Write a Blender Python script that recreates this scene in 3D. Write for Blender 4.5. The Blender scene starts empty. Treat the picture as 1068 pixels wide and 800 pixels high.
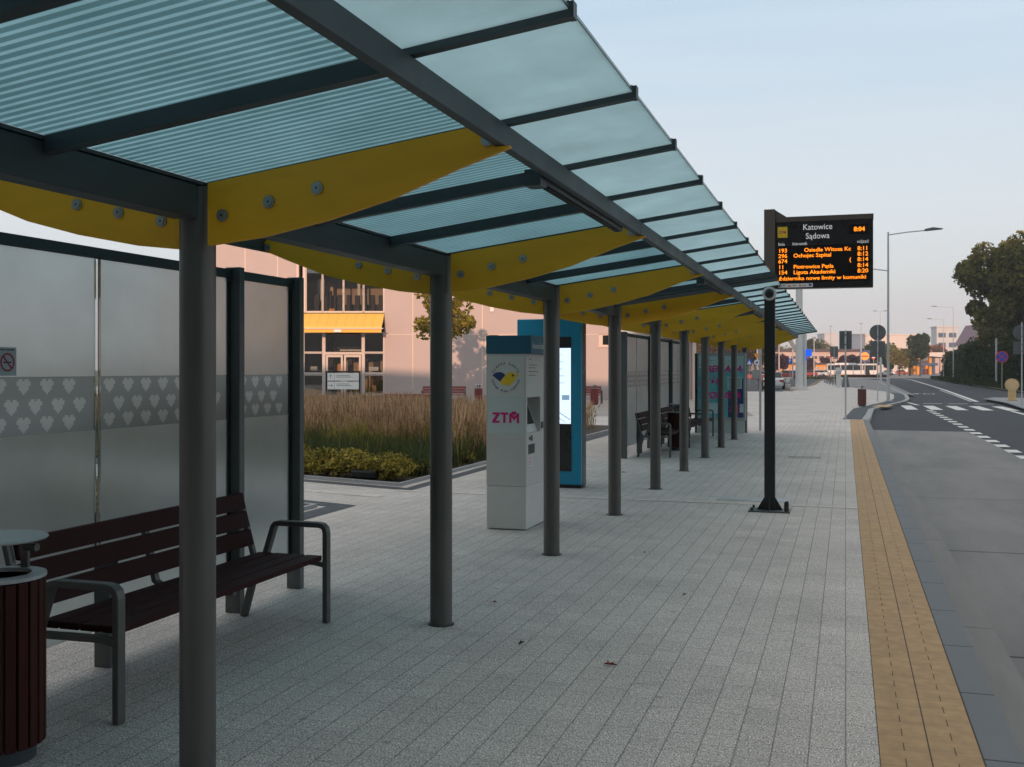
import bpy, math, random
import numpy as np
from mathutils import Vector, Matrix
random.seed(7); rng = np.random.default_rng(7)
S = bpy.context.scene; COL = S.collection
R = math.radians
# ------------------------------------------------------------------ camera
CAM_YAW = R(17.55); CAMH = 1.70; FPX = 1100.0
cam = bpy.data.cameras.new('camera'); cam_o = bpy.data.objects.new('camera', cam); COL.objects.link(cam_o)
cam_o.location = (0, 0, CAMH); cam_o.rotation_euler = (R(90), 0, CAM_YAW)
cam.sensor_width = 36; cam.lens = FPX / 1068 * 36; cam.shift_y = -15 / 1068
cam.clip_start = .05; cam.clip_end = 6000
S.camera = cam_o
# ------------------------------------------------------------------ light
SUN_EL = R(10); sun_travel = Vector((-.233, .972, 0)).normalized()
d = Vector((sun_travel.x*math.cos(SUN_EL), sun_travel.y*math.cos(SUN_EL), -math.sin(SUN_EL)))
sun = bpy.data.lights.new('sun', 'SUN'); sun.energy = 2.7; sun.angle = R(.6); sun.color = (1, .60, .40)
sun_o = bpy.data.objects.new('sun', sun); COL.objects.link(sun_o); sun_o.location = (20, -60, 40)
sun_o.rotation_euler = d.to_track_quat('-Z', 'Y').to_euler()
W = bpy.data.worlds.new('World'); S.world = W; W.use_nodes = True
nt = W.node_tree; nt.nodes.clear()
def N(nt, t, **k):
    n = nt.nodes.new(t)
    for a, b in k.items():
        if hasattr(n, a): setattr(n, a, b)
        else: n.inputs[a.replace('_', ' ')].default_value = b
    return n
sky = N(nt, 'ShaderNodeTexSky', sky_type='NISHITA', sun_disc=False, sun_elevation=R(12), sun_rotation=math.atan2(-sun_travel.x, -sun_travel.y),
        air_density=1.0, dust_density=1.6, ozone_density=1.2, altitude=200)
bgn = N(nt, 'ShaderNodeBackground'); bgn.inputs['Strength'].default_value = .14
out = N(nt, 'ShaderNodeOutputWorld')
# thin high cloud veil: pale grey-pink, thicker near the horizon, with faint streaks
tc = N(nt, 'ShaderNodeTexCoord'); sep = N(nt, 'ShaderNodeSeparateXYZ'); nt.links.new(tc.outputs['Generated'], sep.inputs[0])
mp = N(nt, 'ShaderNodeMapping'); mp.inputs['Scale'].default_value = (1.2, 1.2, 14); nt.links.new(tc.outputs['Generated'], mp.inputs[0])
nz = N(nt, 'ShaderNodeTexNoise'); nz.inputs['Scale'].default_value = 2.2; nz.inputs['Detail'].default_value = 5; nt.links.new(mp.outputs[0], nz.inputs[0])
veil = N(nt, 'ShaderNodeMapRange', clamp=True); nt.links.new(sep.outputs['Z'], veil.inputs[0])
for i, v in zip((1, 2, 3, 4), (0, .5, .94, .88)): veil.inputs[i].default_value = v
st = N(nt, 'ShaderNodeMapRange'); nt.links.new(nz.outputs[0], st.inputs[0])
for i, v in zip((1, 2, 3, 4), (.3, .7, -.10, .10)): st.inputs[i].default_value = v
ad = N(nt, 'ShaderNodeMath', operation='ADD', use_clamp=True); nt.links.new(veil.outputs[0], ad.inputs[0]); nt.links.new(st.outputs[0], ad.inputs[1])
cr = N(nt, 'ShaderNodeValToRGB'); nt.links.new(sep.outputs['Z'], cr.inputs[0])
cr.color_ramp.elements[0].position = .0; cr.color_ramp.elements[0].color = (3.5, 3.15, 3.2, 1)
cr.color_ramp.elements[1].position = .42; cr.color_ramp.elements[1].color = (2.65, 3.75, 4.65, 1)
e = cr.color_ramp.elements.new(.75); e.color = (5.8, 5.6, 5.45, 1)  # unseen overhead sky, made brighter and warmer to light the ground
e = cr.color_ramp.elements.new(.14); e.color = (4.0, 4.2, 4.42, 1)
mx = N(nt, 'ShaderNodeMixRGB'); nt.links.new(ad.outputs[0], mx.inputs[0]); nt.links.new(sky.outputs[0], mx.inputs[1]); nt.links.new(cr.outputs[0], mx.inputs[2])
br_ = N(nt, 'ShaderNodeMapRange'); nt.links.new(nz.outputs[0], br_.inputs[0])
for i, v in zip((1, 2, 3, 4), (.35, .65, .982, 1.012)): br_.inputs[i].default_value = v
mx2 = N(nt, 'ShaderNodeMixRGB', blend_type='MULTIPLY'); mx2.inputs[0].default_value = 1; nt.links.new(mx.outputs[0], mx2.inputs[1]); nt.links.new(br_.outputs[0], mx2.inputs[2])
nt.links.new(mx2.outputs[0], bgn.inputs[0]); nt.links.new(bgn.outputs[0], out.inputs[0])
S.view_settings.view_transform = 'Standard'; S.view_settings.look = 'None'; S.view_settings.exposure = 0.45; S.view_settings.gamma = 1
S.view_settings.use_curve_mapping = False
S.cycles.max_bounces = 8; S.cycles.transparent_max_bounces = 12; S.cycles.sample_clamp_indirect = 4
S.cycles.caustics_reflective = False; S.cycles.caustics_refractive = False

# ------------------------------------------------------------------ materials
def mat(name, col, rough=.6, metal=0, var=.12, scale=6, bump=0, bscale=60, emit=None, estr=1, spec=.5, coat=0, dirt=None, vec='Object', stretch=None):
    m = bpy.data.materials.new(name); m.use_nodes = True; t = m.node_tree; b = t.nodes['Principled BSDF']
    b.inputs['Roughness'].default_value = rough; b.inputs['Metallic'].default_value = metal
    b.inputs['Specular IOR Level'].default_value = spec; b.inputs['Coat Weight'].default_value = coat
    c = (*col, 1)
    b.inputs['Base Color'].default_value = c
    tcn = N(t, 'ShaderNodeTexCoord'); src = tcn.outputs[vec]
    if stretch:
        q = N(t, 'ShaderNodeMapping'); q.inputs['Scale'].default_value = stretch; t.links.new(src, q.inputs[0]); src = q.outputs[0]
    if var:
        n = N(t, 'ShaderNodeTexNoise'); n.inputs['Scale'].default_value = scale; n.inputs['Detail'].default_value = 6; n.inputs['Roughness'].default_value = .65
        t.links.new(src, n.inputs[0])
        r = N(t, 'ShaderNodeMapRange'); t.links.new(n.outputs[0], r.inputs[0])
        for i, v in zip((1, 2, 3, 4), (.25, .75, 1-var, 1+var)): r.inputs[i].default_value = v
        x = N(t, 'ShaderNodeMixRGB', blend_type='MULTIPLY'); x.inputs[0].default_value = 1; x.inputs[1].default_value = c
        t.links.new(r.outputs[0], x.inputs[2]); t.links.new(x.outputs[0], b.inputs['Base Color'])
        r2 = N(t, 'ShaderNodeMapRange'); t.links.new(n.outputs[0], r2.inputs[0])
        for i, v in zip((1, 2, 3, 4), (.25, .75, max(.05, rough-.1), min(1, rough+.1))): r2.inputs[i].default_value = v
        t.links.new(r2.outputs[0], b.inputs['Roughness'])
    if bump:
        n2 = N(t, 'ShaderNodeTexNoise'); n2.inputs['Scale'].default_value = bscale; n2.inputs['Detail'].default_value = 4; t.links.new(src, n2.inputs[0])
        bp = N(t, 'ShaderNodeBump'); bp.inputs['Strength'].default_value = bump; bp.inputs['Distance'].default_value = .01
        t.links.new(n2.outputs[0], bp.inputs['Height']); t.links.new(bp.outputs[0], b.inputs['Normal'])
    if emit:
        b.inputs['Emission Color'].default_value = (*emit, 1); b.inputs['Emission Strength'].default_value = estr
    return m
def leafmat(name, col, trans=.35):
    m = bpy.data.materials.new(name); m.use_nodes = True; t = m.node_tree; t.nodes.clear()
    g = N(t, 'ShaderNodeTexCoord'); n = N(t, 'ShaderNodeTexNoise'); n.inputs['Scale'].default_value = 1.1; n.inputs['Detail'].default_value = 8; n.inputs['Roughness'].default_value = .8
    t.links.new(g.outputs['Object'], n.inputs[0])
    r = N(t, 'ShaderNodeMapRange'); t.links.new(n.outputs[0], r.inputs[0])
    for i, v in zip((1, 2, 3, 4), (.3, .7, .55, 1.5)): r.inputs[i].default_value = v
    x = N(t, 'ShaderNodeMixRGB', blend_type='MULTIPLY'); x.inputs[0].default_value = 1; x.inputs[1].default_value = (*col, 1); t.links.new(r.outputs[0], x.inputs[2])
    a = N(t, 'ShaderNodeBsdfDiffuse'); b = N(t, 'ShaderNodeBsdfTranslucent'); mixs = N(t, 'ShaderNodeMixShader'); mixs.inputs[0].default_value = trans
    o = N(t, 'ShaderNodeOutputMaterial')
    t.links.new(x.outputs[0], a.inputs[0]); t.links.new(x.outputs[0], b.inputs[0]); t.links.new(a.outputs[0], mixs.inputs[1]); t.links.new(b.outputs[0], mixs.inputs[2]); t.links.new(mixs.outputs[0], o.inputs[0])
    return m
def frosted(name, col_t, col_d, clear=.0, stripes=None, stain=0, tfac=.7, rough=.35, gloss=.5, blur=0):
    """etched glass: translucent body, slight gloss; optional printed stripes across Y"""
    m = bpy.data.materials.new(name); m.use_nodes = True; t = m.node_tree; t.nodes.clear()
    o = N(t, 'ShaderNodeOutputMaterial'); g = N(t, 'ShaderNodeTexCoord')
    tr = N(t, 'ShaderNodeBsdfTranslucent'); df = N(t, 'ShaderNodeBsdfPrincipled'); tp = N(t, 'ShaderNodeBsdfTransparent')
    df.inputs['Roughness'].default_value = rough; df.inputs['Base Color'].default_value = (*col_d, 1); df.inputs['Specular IOR Level'].default_value = gloss
    tp.inputs[0].default_value = (*[min(1, c*1.25) for c in col_t], 1)
    n = N(t, 'ShaderNodeTexNoise'); n.inputs['Scale'].default_value = 2.2; n.inputs['Detail'].default_value = 7; n.inputs['Roughness'].default_value = .7; t.links.new(g.outputs['Object'], n.inputs[0])
    r = N(t, 'ShaderNodeMapRange'); t.links.new(n.outputs[0], r.inputs[0])
    for i, v in zip((1, 2, 3, 4), (.25, .75, 1-stain, 1+stain)): r.inputs[i].default_value = v
    x = N(t, 'ShaderNodeMixRGB', blend_type='MULTIPLY'); x.inputs[0].default_value = 1; x.inputs[1].default_value = (*col_t, 1); t.links.new(r.outputs[0], x.inputs[2])
    fin = x.outputs[0]
    if stripes:
        sp = N(t, 'ShaderNodeSeparateXYZ'); t.links.new(g.outputs['Object'], sp.inputs[0])
        a = N(t, 'ShaderNodeMath', operation='MULTIPLY'); a.inputs[1].default_value = 1/stripes; t.links.new(sp.outputs['Y'], a.inputs[0])
        f = N(t, 'ShaderNodeMath', operation='FRACT'); t.links.new(a.outputs[0], f.inputs[0])
        h = N(t, 'ShaderNodeMath', operation='LESS_THAN'); h.inputs[1].default_value = .40; t.links.new(f.outputs[0], h.inputs[0])
        x2 = N(t, 'ShaderNodeMixRGB'); t.links.new(h.outputs[0], x2.inputs[0]); x2.inputs[1].default_value = (.52, .60, .60, 1); x2.inputs[2].default_value = (1, 1, 1, 1)
        x3 = N(t, 'ShaderNodeMixRGB', blend_type='MULTIPLY'); x3.inputs[0].default_value = 1; t.links.new(x.outputs[0], x3.inputs[1]); t.links.new(x2.outputs[0], x3.inputs[2]); fin = x3.outputs[0]
    t.links.new(fin, tr.inputs[0])
    if blur:
        rf = N(t, 'ShaderNodeBsdfRefraction'); rf.inputs['Roughness'].default_value = .36; rf.inputs['IOR'].default_value = 1.12; t.links.new(fin, rf.inputs['Color'])
        mb_ = N(t, 'ShaderNodeMixShader'); mb_.inputs[0].default_value = blur; t.links.new(tr.outputs[0], mb_.inputs[1]); t.links.new(rf.outputs[0], mb_.inputs[2]); tr = mb_
    m1 = N(t, 'ShaderNodeMixShader'); m1.inputs[0].default_value = tfac; t.links.new(df.outputs[0], m1.inputs[1]); t.links.new(tr.outputs[0], m1.inputs[2])
    m2 = N(t, 'ShaderNodeMixShader'); m2.inputs[0].default_value = clear; t.links.new(m1.outputs[0], m2.inputs[1]); t.links.new(tp.outputs[0], m2.inputs[2])
    t.links.new(m2.outputs[0], o.inputs[0])
    return m
def clearglass(name, tint=(.9, .95, .94), refl=.12, rough=.02):
    m = bpy.data.materials.new(name); m.use_nodes = True; t = m.node_tree; t.nodes.clear()
    o = N(t, 'ShaderNodeOutputMaterial'); tp = N(t, 'ShaderNodeBsdfTransparent'); gl = N(t, 'ShaderNodeBsdfGlossy')
    tp.inputs[0].default_value = (*tint, 1); gl.inputs['Roughness'].default_value = rough
    fr = N(t, 'ShaderNodeFresnel'); fr.inputs[0].default_value = 1.5; ad = N(t, 'ShaderNodeMath', operation='ADD', use_clamp=True); ad.inputs[1].default_value = refl; t.links.new(fr.outputs[0], ad.inputs[0])
    mm = N(t, 'ShaderNodeMixShader'); t.links.new(ad.outputs[0], mm.inputs[0]); t.links.new(tp.outputs[0], mm.inputs[1]); t.links.new(gl.outputs[0], mm.inputs[2]); t.links.new(mm.outputs[0], o.inputs[0])
    return m
def paving(name, c1, c2, mortar, bw, rh, msize=.008, speck=.3, axis='Y', offset=.5, rough=.85, joint_soft=.25, fine=260, longj=None, spots=False):
    """brick rows running along Y (or X); speckled concrete face, large faint stains"""
    m = bpy.data.materials.new(name); m.use_nodes = True; t = m.node_tree; b = t.nodes['Principled BSDF']; b.inputs['Roughness'].default_value = rough; b.inputs['Specular IOR Level'].default_value = .3
    g = N(t, 'ShaderNodeTexCoord'); mp = N(t, 'ShaderNodeMapping'); t.links.new(g.outputs['Object'], mp.inputs[0])
    if axis == 'Y': mp.inputs['Rotation'].default_value = (0, 0, R(90))
    br = N(t, 'ShaderNodeTexBrick'); br.offset = offset; t.links.new(mp.outputs[0], br.inputs[0])
    br.inputs['Scale'].default_value = 1; br.inputs['Brick Width'].default_value = bw; br.inputs['Row Height'].default_value = rh
    br.inputs['Mortar Size'].default_value = msize; br.inputs['Mortar Smooth'].default_value = joint_soft; br.inputs['Bias'].default_value = 0
    br.inputs['Color1'].default_value = (*c1, 1); br.inputs['Color2'].default_value = (*c2, 1); br.inputs['Mortar'].default_value = (*mortar, 1)
    n = N(t, 'ShaderNodeTexNoise'); n.inputs['Scale'].default_value = fine; n.inputs['Detail'].default_value = 2; t.links.new(g.outputs['Object'], n.inputs[0])
    r = N(t, 'ShaderNodeMapRange'); t.links.new(n.outputs[0], r.inputs[0])
    for i, v in zip((1, 2, 3, 4), (.35, .65, 1-speck, 1+speck)): r.inputs[i].default_value = v
    n3 = N(t, 'ShaderNodeTexNoise'); n3.inputs['Scale'].default_value = .55; n3.inputs['Detail'].default_value = 8; n3.inputs['Roughness'].default_value = .7; t.links.new(g.outputs['Object'], n3.inputs[0])
    r3 = N(t, 'ShaderNodeMapRange'); t.links.new(n3.outputs[0], r3.inputs[0])
    for i, v in zip((1, 2, 3, 4), (.3, .7, .86, 1.12)): r3.inputs[i].default_value = v
    x = N(t, 'ShaderNodeMixRGB', blend_type='MULTIPLY'); x.inputs[0].default_value = 1; t.links.new(br.outputs[0], x.inputs[1]); t.links.new(r.outputs[0], x.inputs[2])
    if longj:
        b2 = N(t, 'ShaderNodeTexBrick'); b2.offset = 0; t.links.new(mp.outputs[0], b2.inputs[0]); b2.inputs['Scale'].default_value = 1; b2.inputs['Brick Width'].default_value = 500; b2.inputs['Row Height'].default_value = rh
        b2.inputs['Mortar Size'].default_value = msize*1.1; b2.inputs['Mortar Smooth'].default_value = .2
        for q in ('Color1', 'Color2'): b2.inputs[q].default_value = (1, 1, 1, 1)
        b2.inputs['Mortar'].default_value = (*[longj]*3, 1)
        xl = N(t, 'ShaderNodeMixRGB', blend_type='MULTIPLY'); xl.inputs[0].default_value = 1; t.links.new(x.outputs[0], xl.inputs[1]); t.links.new(b2.outputs[0], xl.inputs[2]); x = xl
    y = N(t, 'ShaderNodeMixRGB', blend_type='MULTIPLY'); y.inputs[0].default_value = 1; t.links.new(x.outputs[0], y.inputs[1]); t.links.new(r3.outputs[0], y.inputs[2])
    if spots:
        def mul(cur, fac):
            q = N(t, 'ShaderNodeMixRGB', blend_type='MULTIPLY'); q.inputs[0].default_value = 1; t.links.new(cur.outputs[0], q.inputs[1]); t.links.new(fac, q.inputs[2]); return q
        n4 = N(t, 'ShaderNodeTexNoise'); n4.inputs['Scale'].default_value = 38; n4.inputs['Detail'].default_value = 3; t.links.new(g.outputs['Object'], n4.inputs[0])
        r4 = N(t, 'ShaderNodeMapRange'); t.links.new(n4.outputs[0], r4.inputs[0])
        for i, v in zip((1, 2, 3, 4), (.35, .65, .84, 1.13)): r4.inputs[i].default_value = v
        y = mul(y, r4.outputs[0])
        vo = N(t, 'ShaderNodeTexVoronoi'); vo.inputs['Scale'].default_value = 1.7; t.links.new(g.outputs['Object'], vo.inputs[0])
        r5 = N(t, 'ShaderNodeMapRange'); t.links.new(vo.outputs['Distance'], r5.inputs[0])
        for i, v in zip((1, 2, 3, 4), (.02, .05, .68, 1)): r5.inputs[i].default_value = v
        y = mul(y, r5.outputs[0])
        n6 = N(t, 'ShaderNodeTexNoise'); n6.inputs['Scale'].default_value = 2.6; n6.inputs['Detail'].default_value = 9; n6.inputs['Roughness'].default_value = .75; t.links.new(g.outputs['Object'], n6.inputs[0])
        r6 = N(t, 'ShaderNodeMapRange'); t.links.new(n6.outputs[0], r6.inputs[0])
        for i, v in zip((1, 2, 3, 4), (.30, .46, .80, 1)): r6.inputs[i].default_value = v
        y = mul(y, r6.outputs[0])
    t.links.new(y.outputs[0], b.inputs['Base Color'])
    bp = N(t, 'ShaderNodeBump', invert=True); bp.inputs['Strength'].default_value = .5; bp.inputs['Distance'].default_value = .006; t.links.new(br.outputs['Fac'], bp.inputs['Height'])
    bp2 = N(t, 'ShaderNodeBump'); bp2.inputs['Strength'].default_value = .25; bp2.inputs['Distance'].default_value = .003; t.links.new(n.outputs[0], bp2.inputs['Height']); t.links.new(bp.outputs[0], bp2.inputs['Normal'])
    t.links.new(bp2.outputs[0], b.inputs['Normal'])
    return m

M = dict(
 steel=mat('painted_steel', (.11, .12, .12), .45, .35, .10, 3, .05, 120),
 steel_d=mat('dark_painted_steel', (.046, .064, .073), .5, .2, .10, 3),
 column=mat('column_steel', (.125, .123, .115), .42, .55, .2, 3.5, .05, 200, stretch=(1, 1, .25)),
 yellow=mat('yellow_panel', (.85, .42, .008), .5, 0, .13, 1.8, .03, 300, stretch=(.7, 1, 3)),
 bolt=mat('stainless', (.42, .42, .40), .35, .85, .1, 30),
 rubber=mat('rubber', (.012, .014, .015), .8),
 post=mat('black_mast', (.014, .018, .020), .5, .1),
 postbr=mat('mast_head', (.12, .105, .088), .55, .2),
 wood=mat('mahogany_plank_shaded', (.032, .008, .008), .7, 0, .35, 9, .15, 40, spec=.18, stretch=(6, .5, 6)),  # bench wood darkened in its colour to suit the dim shelter corner
 woodr=mat('red_slat_shaded', (.045, .009, .007), .6, 0, .35, 7, .1, 40, spec=.2, stretch=(6, 6, .5)),  # near bin slats, shade put into the colour likewise
 castal=mat('cast_aluminium', (.12, .118, .112), .5, .5, .1, 8),
 white=mat('off_white_case', (.56, .56, .53), .5, 0, .05, 3, .05, 200),
 whiteb=mat('pale_plinth', (.60, .60, .57), .55, 0, .06, 4, .05, 200),
 teal=mat('dark_teal_cap', (.012, .115, .185), .45, 0, .06),
 cyan=mat('cyan_blue_case', (.005, .25, .40), .4, 0, .06, 2),
 darkside=mat('brushed_dark_side', (.07, .07, .068), .25, .8, .15, 3),
 black=mat('black_plastic', (.012, .013, .014), .35, 0, .05),
 navy=mat('navy_print', (.02, .05, .17), .5), yprint=mat('yellow_print', (.80, .56, .03), .5),
 magenta=mat('magenta_print', (.58, .01, .17), .5), sticker=mat('pale_sticker', (.62, .64, .60), .4, 0, .03),
 sticker2=mat('cool_sticker', (.55, .62, .60), .35, 0, .03),
 red=mat('red_paint', (.55, .03, .03), .5), redpr=mat('dull_red_print', (.30, .02, .04), .5),
 wprint=mat('white_paint', (.75, .75, .72), .6, 0, .08, 8), blue=mat('sign_blue', (.01, .07, .45), .5),
 backgrey=mat('sign_back', (.12, .13, .13), .5, .5), galv=mat('galvanised', (.44, .45, .45), .5, .15, .15, 5),
 wcol=mat('white_concrete', (.58, .58, .56), .7, 0, .06, 3), stone=mat('pale_stone', (.62, .59, .55), .8, 0, .1, 5),
 beige=mat('beige_plastic', (.62, .42, .20), .5, 0, .08, 5),
 led=mat('amber_led', (.3, .1, 0), .5, 0, 0, emit=(1, .25, .01), estr=1.25),
 lcd=mat('backlit_screen', (.6, .7, .8), .3, 0, 0, emit=(.66, .80, 1), estr=.85),
 boardtxt=mat('board_lettering', (.55, .55, .54), .5, 0, 0, emit=(.9, .9, .9), estr=.25),
 boardblk=mat('board_face', (.014, .015, .016), .3, 0, .04), ledblk=mat('led_field', (.004, .004, .004), .25, 0, 0),
 boardcase=mat('board_case', (.085, .075, .062), .6, .1, .15, 12),
 facade=mat('facade_panel', (.45, .375, .355), .75, 0, .05, .7, .02), facadeg=mat('facade_grey', (.30, .28, .28), .75, 0, .05, .7),
 trim=mat('pale_trim', (.62, .50, .42), .6), frame=mat('window_frame', (.50, .44, .40), .5),
 awn=mat('awning_yellow', (.78, .50, .10), .55, 0, .05, 2), awn2=mat('awning_edge', (.75, .38, .01), .5),
 interior=mat('interior_wall', (.40, .31, .22), .9, 0, .2, 1), intdark=mat('interior_dark', (.06, .05, .045), .9),
 orange=mat('orange_panel', (.80, .32, .03), .6), dred2=mat('dark_brown_red_slats', (.11, .035, .027), .6, 0, .25, 8), woodf=mat('plain_brown_slats', (.20, .10, .07), .6, 0, .25, 8), dred=mat('dark_red_slats', (.20, .035, .028), .6, 0, .25, 8),  # dark red slats: same wood as the near benches, coloured as if better lit
 soil=mat('soil', (.05, .035, .025), .95, 0, .4, 5, .6, 20),
 tyre=mat('tyre', (.015, .015, .015), .9), carw=mat('white_car_paint', (.62, .62, .62), .3, 0, .03, coat=.5), carg=mat('grey_car_paint', (.16, .17, .19), .3, .3, .03, coat=.5),
 carr=mat('red_car_paint', (.30, .02, .02), .3, 0, .03, coat=.5), carglass=mat('car_glass', (.012, .016, .018), .08, 0, 0),
 lamp=mat('tail_lamp', (.35, .01, .01), .3), bark=mat('bark', (.07, .05, .035), .95, 0, .3, 6, .5, 25),
 pink=mat('pale_render', (.58, .44, .38), .85, 0, .1, .3), hallw=mat('hall_cladding', (.66, .58, .53), .7, 0, .05, .1), hallb=mat('hall_blue_cladding', (.16, .21, .28), .7, 0, .05, .1),
 roofd=mat('dark_roofing', (.09, .07, .075), .8), roofr=mat('red_tiles', (.30, .07, .05), .85, 0, .2, 2), office=mat('office_wall', (.55, .55, .56), .7), offwin=mat('office_glass', (.06, .10, .18), .25),
 teald=mat('teal_cladding', (.05, .38, .45), .7), block=mat('block_render', (.24, .22, .21), .9, 0, .1, .5),
)
M['roofglass'] = frosted('roof_glass_frosted', (.66, .80, .82), (.36, .43, .43), .0, None, .12, .86, .5, .25)
M['roofstripe'] = frosted('roof_glass_striped', (.60, .78, .82), (.26, .33, .34),   .0, .0462, .12, .88, .5, .2)
M['wallglass'] = frosted('wall_glass_frosted', (.80, .85, .85), (.30, .33, .33), .0, None, .07, .86, .45, .3, .75)
M['wallband'] = frosted('wall_glass_band', (.26, .295, .30), (.11, .125, .13), .0, None, .04, .8, .45, .3, .6)
M['clear'] = clearglass('clear_glass'); M['pane'] = clearglass('window_pane', (.92, .92, .90), .10)
M['edge'] = mat('glass_edge', (.05, .16, .15), .2)
lea = lambda n, *c: [leafmat(n+'_%s' % k, x) for k, x in zip(('light', 'mid', 'dark'), c)]
L_green = lea('green_leaf', (.060, .085, .022), (.040, .062, .018), (.022, .036, .012))
L_brown = lea('olive_leaf', (.23, .20, .06), (.155, .15, .05), (.08, .088, .033))
L_hedge = lea('hedge_leaf', (.045, .066, .022), (.030, .046, .016), (.016, .026, .010))
L_autumn = lea('autumn_leaf', (.16, .085, .030), (.10, .065, .028), (.06, .036, .02))
L_purple = lea('plum_leaf', (.10, .030, .035), (.065, .022, .028), (.04, .015, .02))
L_gold = lea('golden_leaf', (.32, .24, .045), (.22, .20, .045), (.12, .12, .03))
L_shrub = lea('shrub_leaf', (.48, .37, .08), (.29, .25, .06), (.13, .13, .035))
L_straw = lea('straw', (.58, .375, .225), (.42, .27, .155), (.23, .165, .09))
L_blade = lea('green_blade', (.105, .135, .055), (.065, .09, .035), (.06, .05, .025))
L_red = lea('red_plant', (.14, .03, .02), (.09, .025, .02), (.05, .03, .015))

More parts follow.
